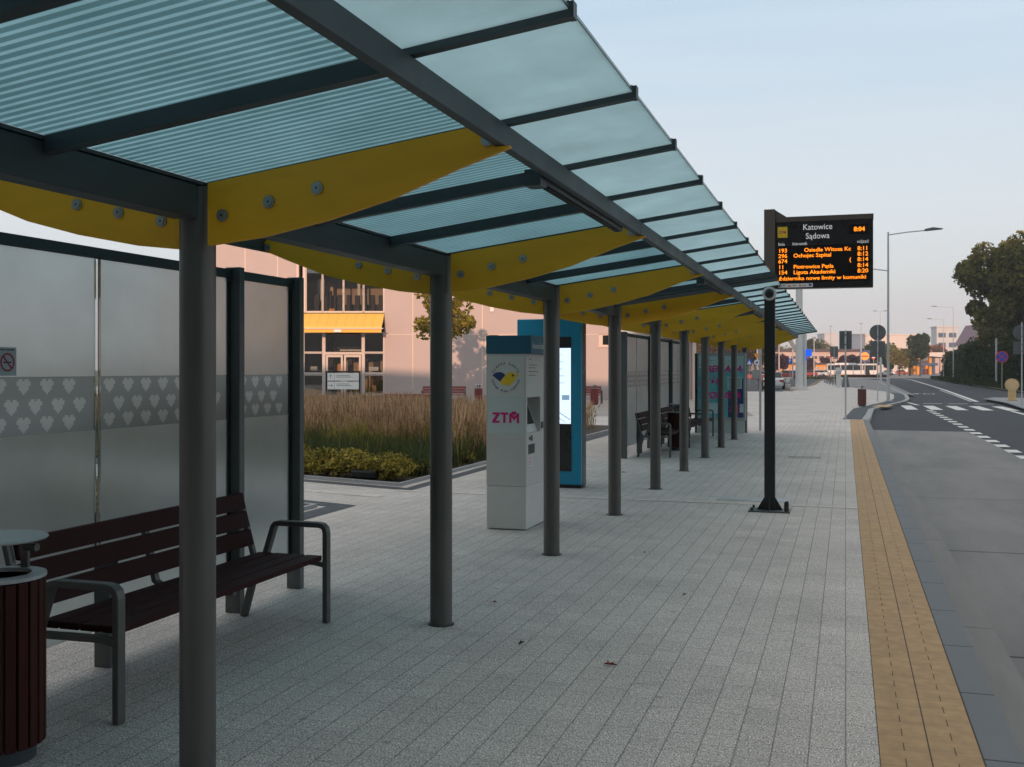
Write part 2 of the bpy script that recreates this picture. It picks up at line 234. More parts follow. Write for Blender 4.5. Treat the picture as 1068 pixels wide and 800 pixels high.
# ------------------------------------------------------------------ mesh helpers
class MB:
    def __init__(s): s.v = []; s.f = []; s.m = []
    def add(s, vs, fs, m=0):
        o = len(s.v); s.v += [tuple(p) for p in vs]
        for f in fs: s.f.append([i+o for i in f]); s.m.append(m)
        return s
    def box(s, x0, x1, y0, y1, z0, z1, m=0, T=None):
        vs = [Vector((x, y, z)) for z in (z0, z1) for y in (y0, y1) for x in (x0, x1)]
        if T: vs = [T @ v for v in vs]
        return s.add(vs, [(0, 2, 3, 1), (4, 5, 7, 6), (0, 1, 5, 4), (2, 6, 7, 3), (0, 4, 6, 2), (1, 3, 7, 5)], m)
    def tube(s, pts, r, n=12, m=0, cap=True):
        """swept round bar through points, r scalar or list"""
        pts = [Vector(p) for p in pts]; rs = r if isinstance(r, (list, tuple)) else [r]*len(pts)
        rings = []; up = None
        for i, p in enumerate(pts):
            a = pts[max(i-1, 0)]; b = pts[min(i+1, len(pts)-1)]; t = (b-a).normalized()
            if up is None: up = Vector((0, 0, 1)) if abs(t.z) < .9 else Vector((1, 0, 0))
            x = up.cross(t)
            if x.length < 1e-4: x = Vector((1, 0, 0)).cross(t)
            x.normalize(); y = t.cross(x)
            rings.append([p + rs[i]*(math.cos(q)*x+math.sin(q)*y) for q in [2*math.pi*k/n for k in range(n)]])
        vs = [v for ring in rings for v in ring]; fs = []
        for i in range(len(pts)-1):
            for k in range(n): fs.append((i*n+k, i*n+(k+1) % n, (i+1)*n+(k+1) % n, (i+1)*n+k))
        if cap: fs.append(tuple(range(n-1, -1, -1))); fs.append(tuple((len(pts)-1)*n+k for k in range(n)))
        return s.add(vs, fs, m)
    def bar(s, pts, w, t, nrm=(0, 1, 0), m=0):
        """rectangular bar swept through points; t thickness along nrm, w width in the bend plane"""
        pts = [Vector(p) for p in pts]; nrm = Vector(nrm).normalized(); vs = []; fs = []
        for i, p in enumerate(pts):
            a = pts[max(i-1, 0)]; b = pts[min(i+1, len(pts)-1)]; d = (b-a).normalized(); x = nrm.cross(d).normalized()
            vs += [p+x*w/2+nrm*t/2, p-x*w/2+nrm*t/2, p-x*w/2-nrm*t/2, p+x*w/2-nrm*t/2]
        for i in range(len(pts)-1):
            for k in range(4): fs.append((i*4+k, i*4+(k+1) % 4, (i+1)*4+(k+1) % 4, (i+1)*4+k))
        fs.append((3, 2, 1, 0)); e = (len(pts)-1)*4; fs.append((e, e+1, e+2, e+3))
        return s.add(vs, fs, m)
    def prism(s, outl, a0, a1, axis='Y', m=0, T=None):
        """outline in the two other axes, extruded along axis"""
        def P(u, v, a): return {'Y': Vector((u, a, v)), 'X': Vector((a, u, v)), 'Z': Vector((u, v, a))}[axis]
        n = len(outl); vs = [P(u, v, a0) for u, v in outl]+[P(u, v, a1) for u, v in outl]
        if T: vs = [T @ v for v in vs]
        return s.add(vs, [tuple(range(n-1, -1, -1)), tuple(range(n, 2*n))]+[(k, (k+1) % n, n+(k+1) % n, n+k) for k in range(n)], m)
    def lathe(s, prof, c=(0, 0, 0), n=24, m=0):
        vs = []; fs = []
        for r, z in prof:
            for k in range(n): q = 2*math.pi*k/n; vs.append((c[0]+r*math.cos(q), c[1]+r*math.sin(q), c[2]+z))
        for i in range(len(prof)-1):
            for k in range(n): fs.append((i*n+k, i*n+(k+1) % n, (i+1)*n+(k+1) % n, (i+1)*n+k))
        fs.append(tuple(range(n-1, -1, -1))); fs.append(tuple((len(prof)-1)*n+k for k in range(n)))
        return s.add(vs, fs, m)
    def poly(s, pts, z, m=0): return s.add([(x, y, z) for x, y in pts], [tuple(range(len(pts)))], m)
    def text(s, body, size, T, m=0, align='CENTER', ext=.0006, off=0, sx=1):
        """lettering; Polish tails and accents are drawn on plain letters so all share one face"""
        def glyphs(b, al):
            cu = bpy.data.curves.new('t', 'FONT'); cu.body = b; cu.size = size; cu.align_x = al; cu.align_y = 'CENTER'; cu.extrude = ext; cu.offset = off; cu.resolution_u = 3
            o = bpy.data.objects.new('t', cu); COL.objects.link(o); dg = bpy.context.evaluated_depsgraph_get()
            me = bpy.data.meshes.new_from_object(o.evaluated_get(dg)); v = [v.co.copy() for v in me.vertices]; f = [tuple(p.vertices) for p in me.polygons]
            bpy.data.objects.remove(o); bpy.data.curves.remove(cu); bpy.data.meshes.remove(me); return v, f
        plain = body
        for a, b in zip('\u0105\u0119\u0104\u0118\u015a', 'aeAES'): plain = plain.replace(a, b)
        v, f = glyphs(plain, align); s.add([T @ Vector((p.x*sx, p.y, p.z)) for p in v], f, m)
        if plain != body:
            x0 = min(p.x for p in v)
            for i, ch in enumerate(body):
                if ch == plain[i]: continue
                pv, _ = glyphs(plain[:i+1], 'LEFT'); xr = x0+max(p.x for p in pv)-min(p.x for p in pv); w = size*(.42 if ch in '\u0105\u0119' else .5)
                near = [p for p in v if xr-w <= p.x <= xr+.001]; yb = min(p.y for p in near); yt = max(p.y for p in near)
                if ch == '\u015a': q = [(xr-w*.62, yt+size*.05), (xr-w*.42, yt+size*.05), (xr-w*.12, yt+size*.20), (xr-w*.40, yt+size*.20)]
                else: q = [(xr-w*.30, yb), (xr-w*.02, yb), (xr-w*.14, yb-size*.09), (xr+w*.04, yb-size*.16), (xr-w*.10, yb-size*.20), (xr-w*.36, yb-size*.12)]
                s.prism(q, -ext, ext, 'Z', m, T @ Matrix.Diagonal((sx, 1, 1, 1)))
        return s
    def build(s, name, mats, parent=None, smooth=False, bevel=0, loc=None):
        me = bpy.data.meshes.new(name); me.from_pydata(s.v, [], s.f)
        mats = mats if isinstance(mats, (list, tuple)) else [mats]
        for q in mats: me.materials.append(M[q] if isinstance(q, str) else q)
        me.polygons.foreach_set('material_index', s.m)
        if smooth:
            me.polygons.foreach_set('use_smooth', [True]*len(s.f)); me.update()
            try: me.set_sharp_from_angle(angle=R(35))
            except Exception: pass
        o = bpy.data.objects.new(name, me); COL.objects.link(o)
        if parent: o.parent = parent
        if loc: o.location = loc
        if bevel:
            b = o.modifiers.new('bevel', 'BEVEL'); b.width = bevel; b.segments = 2; b.limit_method = 'ANGLE'
        me.update(); return o
def thing(name, label, cat, loc=(0, 0, 0), rz=0, group=None):
    o = bpy.data.objects.new(name, None); o.empty_display_size = .2; COL.objects.link(o); o.location = loc; o.rotation_euler = (0, 0, rz)
    return tag(o, label, cat, group)
def tag(o, label, cat, group=None, kind=None):
    o['label'] = label; o['category'] = cat
    if group: o['group'] = group
    if kind: o['kind'] = kind
    return o
def struct(o): o['kind'] = 'structure'; return o
def dup(root, loc, rz=0, label=None):
    r = root.copy(); COL.objects.link(r); r.location = loc; r.rotation_euler = (0, 0, rz)
    if label: r['label'] = label
    for ch in list(root.children):
        c = ch.copy(); COL.objects.link(c); c.parent = r
        for g in ch.children:
            q = g.copy(); COL.objects.link(q); q.parent = c
    return r
def face_minus_y(x, y, z): return Matrix.Translation((x, y, z)) @ Matrix.Rotation(R(90), 4, 'X')
def face_plus_x(x, y, z): return Matrix.Translation((x, y, z)) @ Matrix.Rotation(R(90), 4, 'Z') @ Matrix.Rotation(R(90), 4, 'X')
ca, sa = math.cos(CAM_YAW), math.sin(CAM_YAW)
def far(l, d): """place from survey: l metres to the right of, d metres along the street-corner sight line"""; return (l*ca-d*sa, l*sa+d*ca)
def pos(u, d): return far((u-534)/FPX*d, d)

# ================================================================== THE SETTING
KR = 1.0706                         # road lies 12 cm below the pavement
RZ = -.12
g = MB(); g.poly([(-900, -200), (1500, -200), (1500, 2500), (-900, 2500)], -.16)
struct(g.build('ground', mat('rough_ground', (.10, .095, .055), .95, 0, .3, .3)))
edge = [(.743, -12), (.743, 37.2), (.95, 42), (1.15, 47.5), (2.3, 55), (3.1, 60), (3.5, 64.4), (3.9, 74), (4.0, 100), (4.5, 165), (1, 205), (-30, 225)]
m_pave = paving('concrete_pavers', (.54, .505, .465), (.485, .455, .42), (.36, .335, .31), .235, .157, .0038, .6, longj=.78, fine=120, spots=True)
sl = [(-70, -12)] + [(-70, 225)]
slab = [(.142, -12), (.142, 37.0)] + [(.55, 41.4)] + edge[3:] + [(-70, 225), (-70, -12)]
# butt against tactile strip and kerb up to Y 37, then run to the kerb line
main = MB().prism([(-70, -12), (.142, -12), (.142, 37.2), (.743, 37.2), (.95, 42), (1.15, 47.5), (2.3, 55), (3.1, 60), (3.5, 64.4), (3.9, 74), (4.0, 100), (4.5, 165), (1, 205), (-30, 225), (-70, 225)], -.15, 0, 'Z')
struct(main.build('pavement', m_pave))
# soldier course across the pavement and the dark band of pavers behind the kerb
m_cross = paving('cross_pavers', (.60, .55, .49), (.54, .50, .44), (.22, .20, .18), .16, .33, .005, .3, axis='Y')
sc_ = MB().poly([(-6, 13.5), (.142, 13.5), (.142, 13.68), (-6, 13.68)], .004)
sc_.poly([(-14, 14.9), (-5.9, 13.0), (-5.9, 12.8), (-14, 14.7)], .004)
struct(sc_.build('paving_course', m_cross))
def ribbon(path, o0, o1, z, mb, m=0):
    P = [Vector(p) for p in path]; L = []
    for i, p in enumerate(P):
        t = (P[min(i+1, len(P)-1)]-P[max(i-1, 0)]).normalized(); n = Vector((-t.y, t.x)); L.append((p+n*o0, p+n*o1))
    for i in range(len(P)-1):
        a, b = L[i]; c, e = L[i+1]
        mb.add([(a.x, a.y, z), (b.x, b.y, z), (e.x, e.y, z), (c.x, c.y, z)], [(0, 3, 2, 1)], m)
m_dark = paving('dark_pavers', (.085, .095, .105), (.07, .08, .09), (.04, .04, .04), .2, .1, .006, .3)
bd = MB(); ribbon([(.743, 37.4)]+edge[2:10], .22, .85, .004, bd)
struct(bd.build('dark_paver_band', m_dark))
kb = MB(); ribbon([(.743, 37.3)]+edge[2:10], 0, .2, .008, kb)
ribbon([(.743, 37.3)]+edge[2:10], -.004, -.003, .008, kb)
P = [(.743, 37.3)]+edge[2:10]
for a, b in zip(P[:-1], P[1:]): kb.add([(*a, .008), (*b, .008), (*b, -.15), (*a, -.15)], [(0, 1, 2, 3)])
struct(kb.build('kerb_nose', mat('pale_kerb', (.30, .31, .31), .8, 0, .15, 4, .2, 60)))
# tactile strip: two courses of ribbed ochre slabs
def tactile():
    m = bpy.data.materials.new('tactile_slabs'); m.use_nodes = True; t = m.node_tree; b = t.nodes['Principled BSDF']; b.inputs['Roughness'].default_value = .8
    g = N(t, 'ShaderNodeTexCoord'); mp = N(t, 'ShaderNodeMapping'); mp.inputs['Location'].default_value = (-.142, 0, 0); t.links.new(g.outputs['Object'], mp.inputs[0])
    def brick(w, h, ms, c1, c2, mo, offs, rot=False, ofs=.5):
        q = N(t, 'ShaderNodeTexBrick'); q.offset = ofs; q2 = N(t, 'ShaderNodeMapping'); q2.inputs['Location'].default_value = offs
        if rot: q2.inputs['Rotation'].default_value = (0, 0, R(90))
        t.links.new(mp.outputs[0], q2.inputs[0]); t.links.new(q2.outputs[0], q.inputs[0])
        q.inputs['Scale'].default_value = 1; q.inputs['Brick Width'].default_value = w; q.inputs['Row Height'].default_value = h; q.inputs['Mortar Size'].default_value = ms
        for nme, cc in (('Color1', c1), ('Color2', c2), ('Mortar', mo)): q.inputs[nme].default_value = (*cc, 1)
        return q
    a = brick(.2145, .2, .003, (.42, .275, .135), (.385, .25, .125), (.31, .205, .105), (0, 0, 0), ofs=0)
    long = brick(.2145, 40, .0035, (1, 1, 1), (1, 1, 1), (.25, .2, .18), (0, 10, 0), ofs=0)
    dash = brick(.2145, .2, .0028, (1, 1, 1), (1, 1, 1), (.25, .22, .2), (.107, .1, 0), ofs=0)
    # dash mask: only every other part of the centre joints shows
    sp = N(t, 'ShaderNodeSeparateXYZ'); t.links.new(mp.outputs[0], sp.inputs[0])
    f = N(t, 'ShaderNodeMath', operation='MULTIPLY'); f.inputs[1].default_value = 5; t.links.new(sp.outputs['Y'], f.inputs[0])
    fr = N(t, 'ShaderNodeMath', operation='FRACT'); t.links.new(f.outputs[0], fr.inputs[0])
    lt = N(t, 'ShaderNodeMath', operation='LESS_THAN'); lt.inputs[1].default_value = .5; t.links.new(fr.outputs[0], lt.inputs[0])
    long2 = brick(.2145, 40, .0028, (1, 1, 1), (1, 1, 1), (.25, .22, .2), (.107, 10, 0), ofs=0)
    mm = N(t, 'ShaderNodeMixRGB'); t.links.new(lt.outputs[0], mm.inputs[0]); mm.inputs[1].default_value = (1, 1, 1, 1); t.links.new(long2.outputs[0], mm.inputs[2])
    w = N(t, 'ShaderNodeTexNoise'); w.inputs['Scale'].default_value = 11; w.inputs['Detail'].default_value = 5; t.links.new(g.outputs['Object'], w.inputs[0])
    wr = N(t, 'ShaderNodeMapRange'); t.links.new(w.outputs[0], wr.inputs[0])
    for i, v in zip((1, 2, 3, 4), (.3, .7, .84, 1.14)): wr.inputs[i].default_value = v
    cur = a.outputs[0]
    for s_ in (long.outputs[0], mm.outputs[0], wr.outputs[0]):
        x = N(t, 'ShaderNodeMixRGB', blend_type='MULTIPLY'); x.inputs[0].default_value = 1; t.links.new(cur, x.inputs[1]); t.links.new(s_, x.inputs[2]); cur = x.outputs[0]
    t.links.new(cur, b.inputs['Base Color'])
    wv = N(t, 'ShaderNodeTexWave', wave_type='BANDS', bands_direction='Y'); wv.inputs['Scale'].default_value = 5; t.links.new(mp.outputs[0], wv.inputs[0])
    bp = N(t, 'ShaderNodeBump'); bp.inputs['Strength'].default_value = .18; bp.inputs['Distance'].default_value = .003; t.links.new(wv.outputs[0], bp.inputs['Height']); t.links.new(bp.outputs[0], b.inputs['Normal'])
    return m
ts = MB().box(.143, .571, -12, 37.2, -.15, .003)
struct(ts.build('tactile_paving', tactile()))
kb = MB(); y = -12
while y < 37: kb.box(.573, .742, y+.004, y+.996, -.14, .001); y += 1
m_k = mat('granite_kerb', (.135, .145, .152), .7, 0, .22, 1.1, .2, 150)
struct(kb.build('kerb', m_k, bevel=.006))
# roads
m_asph = mat('asphalt', (.028, .031, .036), .85, 0, .22, .7, .5, 90)
m_bay = mat('worn_concrete_bay', (.175, .172, .165), .8, 0, .38, .9, .4, 80, stretch=(1, .25, 1))
m_gut = mat('dusty_gutter', (.18, .178, .17), .8, 0, .2, 1.5, .2, 70, stretch=(4, .5, 1))
m_pale = mat('pale_asphalt', (.20, .19, .185), .9, 0, .12, .3)
rd = MB().poly([(-75, -60), (14.0, -60), (14.0, 80), (14.4, 140), (16.5, 215), (20, 300), (-75, 300)], -.128)
struct(rd.build('road', m_asph))
by = MB().poly([(.4, -12), (3.42, -12), (3.42, 33.2), (.4, 33.4)], RZ)
struct(by.build('bus_bay', m_bay))
gt = MB()
y = -12
while y < 33: gt.box(.745, .985, y+.004, min(y+4.0, 33.2), -.118, -.112); y += 4.005
struct(gt.build('gutter', m_gut))
jo = MB()
for y in (3.2, 7.3, 11.4, 16, 21, 27): jo.poly([(.99, y), (3.42, y+.05), (3.42, y+.065), (.99, y+.015)], RZ+.004)
struct(jo.build('bay_joints', mat('bay_joint', (.05, .05, .05), .9)))
# lane behind the pavement head and far roundabout
ln = MB().poly([(4.3, 73), (.5, 103), (-2.5, 135), (-3.5, 180), (2, 203), (5.2, 170), (4.6, 100)], .0045)
ln.poly([(-60, 226), (120, 226), (140, 420), (-80, 420)], -.10)
struct(ln.build('bus_lane', m_pale))
pk = MB().poly([(-60, 82), (-4.6, 82), (-3.7, 120), (-4, 200), (-60, 200)], .0045)
struct(pk.build('car_park', mat('car_park_asphalt', (.05, .05, .05), .9, 0, .15, .5)))
pl = MB()
for i in range(7): pl.poly([(-6.5-2.6*i, 84), (-6.38-2.6*i, 84), (-6.38-2.6*i, 89), (-6.5-2.6*i, 89)], .0095)
struct(pl.build('parking_lines', 'wprint'))
vg = MB().poly([(-4.5, 84), (-3.95, 84), (-3.1, 120), (-3.5, 190), (-3.9, 190), (-3.6, 120)], .02)
struct(vg.build('planting_strip', mat('mulch_strip', (.20, .12, .07), .95, 0, .4, 3)))
# markings
mk = MB(); X0 = 3.53
Z1 = RZ+.002
y = 8.0
while y < 50.4: mk.poly([(X0-.14, y), (X0+.14, y), (X0+.14, y+.85), (X0-.14, y+.85)], -.116); y += 1.72
for k in range(5): x = 2.62+1.04*k; mk.poly([(x, 50.6), (x+.5, 50.6), (x+.5, 56.2), (x, 56.2)], Z1)
for k in range(3): x = 3.9+1.25*k; mk.poly([(x, 59.6), (x+.95, 59.6), (x+.95, 60.0), (x, 60.0)], Z1)
def stripe(pts, w): ribbon(pts, -w/2, w/2, Z1, mk)
stripe([(3.1, 63), (3.5, 57)], .2)
stripe([(6.75, 28), (6.85, 45), (6.85, 50)], .2)
stripe([(7.0, 64), (7.5, 78), (8.2, 98), (9.1, 130), (10.6, 190), (10.4, 212), (6, 222)], .26)
stripe([(6.7, 64), (7.2, 78), (7.75, 98)], .10)
# cycle pictogram on the lane: two wheels and a frame
cx, cy = 5.3, 83
def arc(cx, cy, rx, ry, w):
    stripe([(cx+rx*math.cos(q), cy+ry*math.sin(q)) for q in [i*math.pi/8 for i in range(17)]], w)
arc(cx-.55, cy, .33, 1.3, .12); arc(cx+.55, cy, .33, 1.3, .12)
stripe([(cx-.55, cy), (cx-.2, cy+2), (cx+.4, cy+2)], .1); stripe([(cx-.2, cy+2), (cx+.05, cy), (cx+.4, cy+2), (cx+.55, cy)], .1)
struct(mk.build('road_markings', mat('road_paint', (.62, .62, .58), .8, 0, .25, 7)))
# right pavement island with kerb
isl = [(7.5, 50), (7.9, 58), (7.75, 66), (8.6, 69), (10.2, 68.5), (10.6, 60), (9.9, 44), (8.6, 42.5)]
struct(MB().prism(isl, -.15, 0, 'Z').build('island_pavement', paving('island_pavers', (.30, .31, .31), (.27, .28, .28), (.12, .12, .12), .2, .1, .006, .2)))
ik = MB(); ribbon(isl+[isl[0]], 0, .22, .006, ik)
for a, b in zip(isl, isl[1:]+isl[:1]): ik.add([(*a, .006), (*b, .006), (*b, -.15), (*a, -.15)], [(0, 1, 2, 3)])
struct(ik.build('island_kerb', mat('island_kerb_stone', (.16, .17, .18), .8, 0, .15, 4)))
it = MB().poly([(8.2, 51), (8.6, 51), (8.6, 56.5), (8.2, 56.5)], .006); struct(it.build('island_tactile', mat('ochre_tactile', (.40, .27, .13), .8)))
it = MB().poly([(1.75, 49.6), (2.15, 52.4), (1.5, 53), (1.1, 50.2)], .012); struct(it.build('crossing_tactile', bpy.data.materials['ochre_tactile']))
rv = MB().prism([(13.0, 60), (12.9, 100), (13.2, 140), (15.3, 215), (60, 215), (60, 60)], -.15, .0, 'Z')
struct(rv.build('verge', mat('verge_grass', (.05, .055, .018), .95, 0, .4, 2, .6, 20)))
rk = MB(); ribbon([(12.8, 60), (12.7, 100), (13.0, 140), (15.1, 215)], -.1, .1, .02, rk)
struct(rk.build('verge_kerb', bpy.data.materials['island_kerb_stone']))
# planting beds: kerb ring, soil
bed = [(-5.80, 13.63), (-5.80, 31), (-24, 33), (-24, 19.2)]
bk = MB(); ribbon([(-24, 19.2), (-5.80, 13.63), (-5.80, 31)], 0, .34, .005, bk)
struct(bk.build('bed_paver_edge', m_dark))
bk2 = MB(); ribbon([(-24, 19.56), (-6.13, 14.05), (-6.13, 31)], 0, .08, .05, bk2); ribbon([(-24, 19.56), (-6.13, 14.05), (-6.13, 31)], 0, .001, .05, bk2)
bk2 = MB(); bk2.bar([(-24, 19.6, .025), (-6.17, 14.1, .025), (-6.17, 31, .025)], .08, .05, (0, 0, 1))
struct(bk2.build('bed_kerb', mat('bed_kerb_stone', (.33, .34, .35), .8)))
struct(MB().poly([(-24, 19.7), (-6.21, 14.15), (-6.21, 31), (-24, 33)], .012).build('bed_soil', 'soil'))
b2 = [(-14, 14.6), (-5.81, 11.94), (-5.81, 2), (-14, 2)]
bb = MB(); ribbon([(-5.81, 2), (-5.81, 11.94), (-14, 14.6)], 0, .36, .005, bb); struct(bb.build('near_bed_paver_edge', m_dark))
bb = MB(); bb.bar([(-6.22, 2, .02), (-6.22, 11.62, .02), (-14, 14.1, .02)], .07, .05, (0, 0, 1)); struct(bb.build('near_bed_kerb', bpy.data.materials['bed_kerb_stone']))
struct(MB().poly([(-6.26, 2), (-6.26, 11.6), (-14, 14.05), (-14, 2)], .012).build('near_bed_soil', 'soil'))

# ================================================================== BUS SHELTER CANOPY
CX = -2.57; Y0 = 3.79; SP = 2.77; TILT = .132
def rz_(s): return 2.463+TILT*abs(s)            # underside of the glass at s metres from the column line
sh = thing('bus_shelter', 'long bus shelter canopy of frosted glass on grey round columns with yellow brackets', 'bus shelter', (CX, 0, 0))
YS, YE = -2.4, 29.2
FB0, FB1 = 1.325, 1.364                          # front beam in s
wing = [(.05, 2.20), (.30, 2.225), (.59, 2.28), (.86, 2.35), (1.155, 2.462), (1.335, 2.535), (1.325, 2.598)]
def wing_out(sg):
    if sg > 0:
        w = [(.097, 2.203), (.345, 2.228), (.635, 2.283), (.905, 2.353), (1.19, 2.458), (1.385, 2.520), (1.385, 2.5275), (1.322, 2.5275), (1.322, rz_(1.322)-.02)]
        return w+[(s, rz_(s)-.02) for s in (.9, .5, .097)]
    w = [(max(s, .076), z) for s, z in wing]+[(s, rz_(s)-.02) for s in (1.30, .9, .5, .076)]
    return [(-s, z) for s, z in w]
for k in range(-2, 10):
    y = Y0+SP*k
    c = MB(); c.lathe([(.074, .0), (.074, 2.45)], (0, y, 0), 28); c.lathe([(.076, .0), (.076, .006)], (0, y, 0), 28)
    co = c.build('column', 'column', sh, smooth=True)
    MB().lathe([(.088, -.001), (.088, .003), (.0765, .0035)], (0, y, 0), 20).build('base_joint', 'rubber', co)  # thin dark ring around the column foot
    if k >= 3: MB().lathe([(.10, .001), (.10, .008), (.078, .010)], (0, y, 0), 20).build('base_plate', 'steel', co)
    for sg in (1, -1):
        yy = y-.062 if sg > 0 else y
        w = MB().prism(wing_out(sg), yy-.012, yy+.012, 'Y').build('bracket', 'yellow', sh)
        for s, z in ((.122, 2.321), (.335, 2.366), (.549, 2.410), (1.255, 2.553)):
            b = MB(); s = s+.045; b.tube([(sg*s, yy-.020, z), (sg*s, yy-.012, z)], .025, 16); b.tube([(sg*s, yy-.024, z), (sg*s, yy-.019, z)], .018, 12); b.tube([(sg*s, yy-.0245, z), (sg*s, yy-.0239, z)], .005, 6, 1)
            b.build('bolt', ['bolt', 'rubber'], w)
# column-line beam between columns (box, slightly open joints)
for k in range(-2, 9):
    y = Y0+SP*k
    MB().box(-.055, .05, y+.082, y+SP-.082, 2.315, 2.452).build('column_beam', 'steel_d', sh, bevel=.004)
MB().box(-.055, .05, YS, Y0-2*SP-.082, 2.315, 2.452).build('column_beam', 'steel_d', sh, bevel=.004)
fb = MB(); y = YS
for y1 in (0.9, 6.45, 12.0, 17.55, 23.1, YE):
    fb.box(FB0, FB1, y+.001, y1-.001, 2.530, 2.614); y = y1
fb.build('front_beam', 'steel_d', sh, bevel=.003)
bbm = MB(); bbm.box(-FB1, -FB0, YS, YE, 2.530, 2.614); bbm.build('rear_beam', 'steel_d', sh)
# rafters (purlins) and glass panels
OUT = 1.833
raf = [Y0+SP/3*k for k in range(-6, 9)] + [11.46, 11.86] + [Y0+SP/3*k for k in range(9, 28)] + [29.15]
raf = sorted(raf)
def slopebox(mb, s0, s1, y0, y1, dz0, dz1, m=0):
    """box between s0..s1 following the roof slope; dz measured from the glass underside"""
    vs = []
    for y in (y0, y1):
        for s, dz in ((s0, dz0), (s1, dz0), (s1, dz1), (s0, dz1)): vs.append((s, y, rz_(s)+dz))
    mb.add(vs, [(0, 1, 2, 3), (7, 6, 5, 4), (0, 4, 5, 1), (1, 5, 6, 2), (2, 6, 7, 3), (3, 7, 4, 0)], m)
for y in raf:
    onb = abs((y-Y0)/SP-round((y-Y0)/SP)) < .02
    r = MB(); dp = -.016 if onb else -.058
    slopebox(r, .055, FB0-.002, y-.024, y+.024, dp, -.002)
    slopebox(r, FB0-.002, OUT, y-.020, y+.020, -.024, -.002)
    slopebox(r, .055, OUT+.004, y-.012, y+.012, -.002, .016, 1)
    slopebox(r, OUT, OUT+.016, y-.020, y+.020, -.026, .020); slopebox(r, OUT-.03, OUT, y-.012, y+.012, .0165, .026)
    r.build('rafter', ['steel_d', 'rubber'], sh)
    r = MB(); slopebox(r, -FB0+.002, -.055, y-.028, y+.028, dp, -.002); slopebox(r, -1.75, -FB0, y-.024, y+.024, -.036, -.002); r.build('rear_rafter', 'steel_d', sh)
for a, b in zip(raf[:-1], raf[1:]):
    if a == 11.46 or b-a < .1: continue
    gmb = MB(); slopebox(gmb, .056, FB0-.012, a+.0125, b-.0125, 0, .010, 0); slopebox(gmb, FB0-.0115, OUT+.0, a+.0125, b-.0125, 0, .010, 1); slopebox(gmb, OUT+.0004, OUT+.004, a+.0125, b-.0125, 0, .010, 2)
    gmb.build('roof_panel', ['roofstripe', 'roofglass', 'edge'], sh)
    gmb = MB(); slopebox(gmb, -1.75, -.056, a+.0125, b-.0125, 0, .010, 0); gmb.build('rear_roof_panel', ['roofstripe'], sh)
MB().box(-.055, .055, YS, YE, 2.456, 2.470).build('gutter_plate', 'steel_d', sh)
for y0, y1 in ((4.45, 6.1), (9.95, 11.5), (15.5, 17.1), (21, 22.6)):
    l = MB(); l.prism([(1.265, 2.518), (1.275, 2.545), (1.322, 2.545), (1.322, 2.508), (1.285, 2.504)], y0, y1, 'Y'); l.box(1.25, 1.322, y0-.10, y0-.001, 2.490, 2.56)
    lo = l.build('luminaire', 'steel_d', sh)
    MB().box(1.288, 1.316, y0+.06, y1-.06, 2.499, 2.5035).build('louvre', 'rubber', lo)

# ================================================================== GLASS WALLS
HEART = ["0110110", "1111111", "1111111", "0111110", "0111110", "0011100", "0001000"]
def heart_band(mb, a, b, x):
    """printed band: dark etched print with pixel hearts left clear, laid out in runs of pixels"""
    px, pz = .0140, .0117; ncol = int((b-a)/px); px = (b-a)/ncol; ztop = 1.659; nrow = int(round(.308/pz)); pz = .308/nrow
    grid = [[0]*ncol for _ in range(nrow)]
    for k, r0 in enumerate((2, 10, 18)):
        c = 2 + (6 if k == 1 else 0)
        while c+7 < ncol:
            for i in range(7):
                for q in range(7):
                    if HEART[i][q] == '1': grid[r0+i-(1 if k == 0 else 0)][c+q] = 1
            c += 12
    for i, row in enumerate(grid):
        z1 = ztop-i*pz; z0 = z1-pz; q = 0
        while q < ncol:
            e = q
            while e < ncol and row[e] == row[q]: e += 1
            mb.add([(x, a+q*px, z0), (x, a+e*px, z0), (x, a+e*px, z1), (x, a+q*px, z1)], [(0, 1, 2, 3)], 3 if row[q] else 1); q = e
M['heart'] = frosted('heart_print', (.44, .49, .49), (.20, .225, .225), 0, None, .04, .8, .45, .3, .6)
def glass_wall(name_label, posts, last_short, stubs, panes, loc):
    t = thing('glass_wall', name_label, 'glass wall', loc)
    for y in posts: MB().box(-.115, -.0, y-.033, y+.033, 0, 2.41).build('post', 'steel', t, bevel=.004)
    for y in stubs: MB().box(-.075, .03, y-.04, y+.04, 0, .67).build('short_post', 'steel', t, bevel=.004)
    for a, b in zip(posts[:-1], posts[1:]):
        r = MB().box(-.105, -.06, a+.034, b-.034, 2.335, 2.395).build('top_rail', 'steel_d', t, bevel=.003)
        q = MB()
        for yy in (a+.034, b-.046):
            q.box(-.11, -.052, yy, yy+.012, 2.31, 2.40)
            for z in (2.33, 2.375): q.tube([(-.052, yy+.006, z), (-.046, yy+.006, z)], .007, 8)
        q.build('rail_clip', 'steel_d', r)
        MB().box(-.10, -.07, a+.034, a+.044, .2, 2.335).build('gasket', 'rubber', t); MB().box(-.10, -.07, b-.044, b-.034, .2, 2.335).build('gasket', 'rubber', t)
    for a, b in panes:
        e = .022; x = -.085
        p = MB()
        p.box(x-.005, x+.005, a+e, b-e, .20, 1.35, 0); heart_band(p, a+e, b-e, x); p.box(x-.005, x+.005, a+e, b-e, 1.66, 2.334, 0)
        p.box(x-.004, x+.004, a+.002, a+e-.0005, .20, 2.334, 2); p.box(x-.004, x+.004, b-e+.0005, b-.002, .20, 2.334, 2)
        po = p.build('pane', ['wallglass', 'wallband', 'clear', 'heart'], t)
    return t
WX = -4.015
gw = glass_wall('near frosted glass wall with a band of pixel hearts behind the front bench', [3.67, 6.45, 7.30], 0, [5.06], [(3.715, 5.055), (5.065, 6.405), (6.495, 7.255)], (WX, 0, 0))
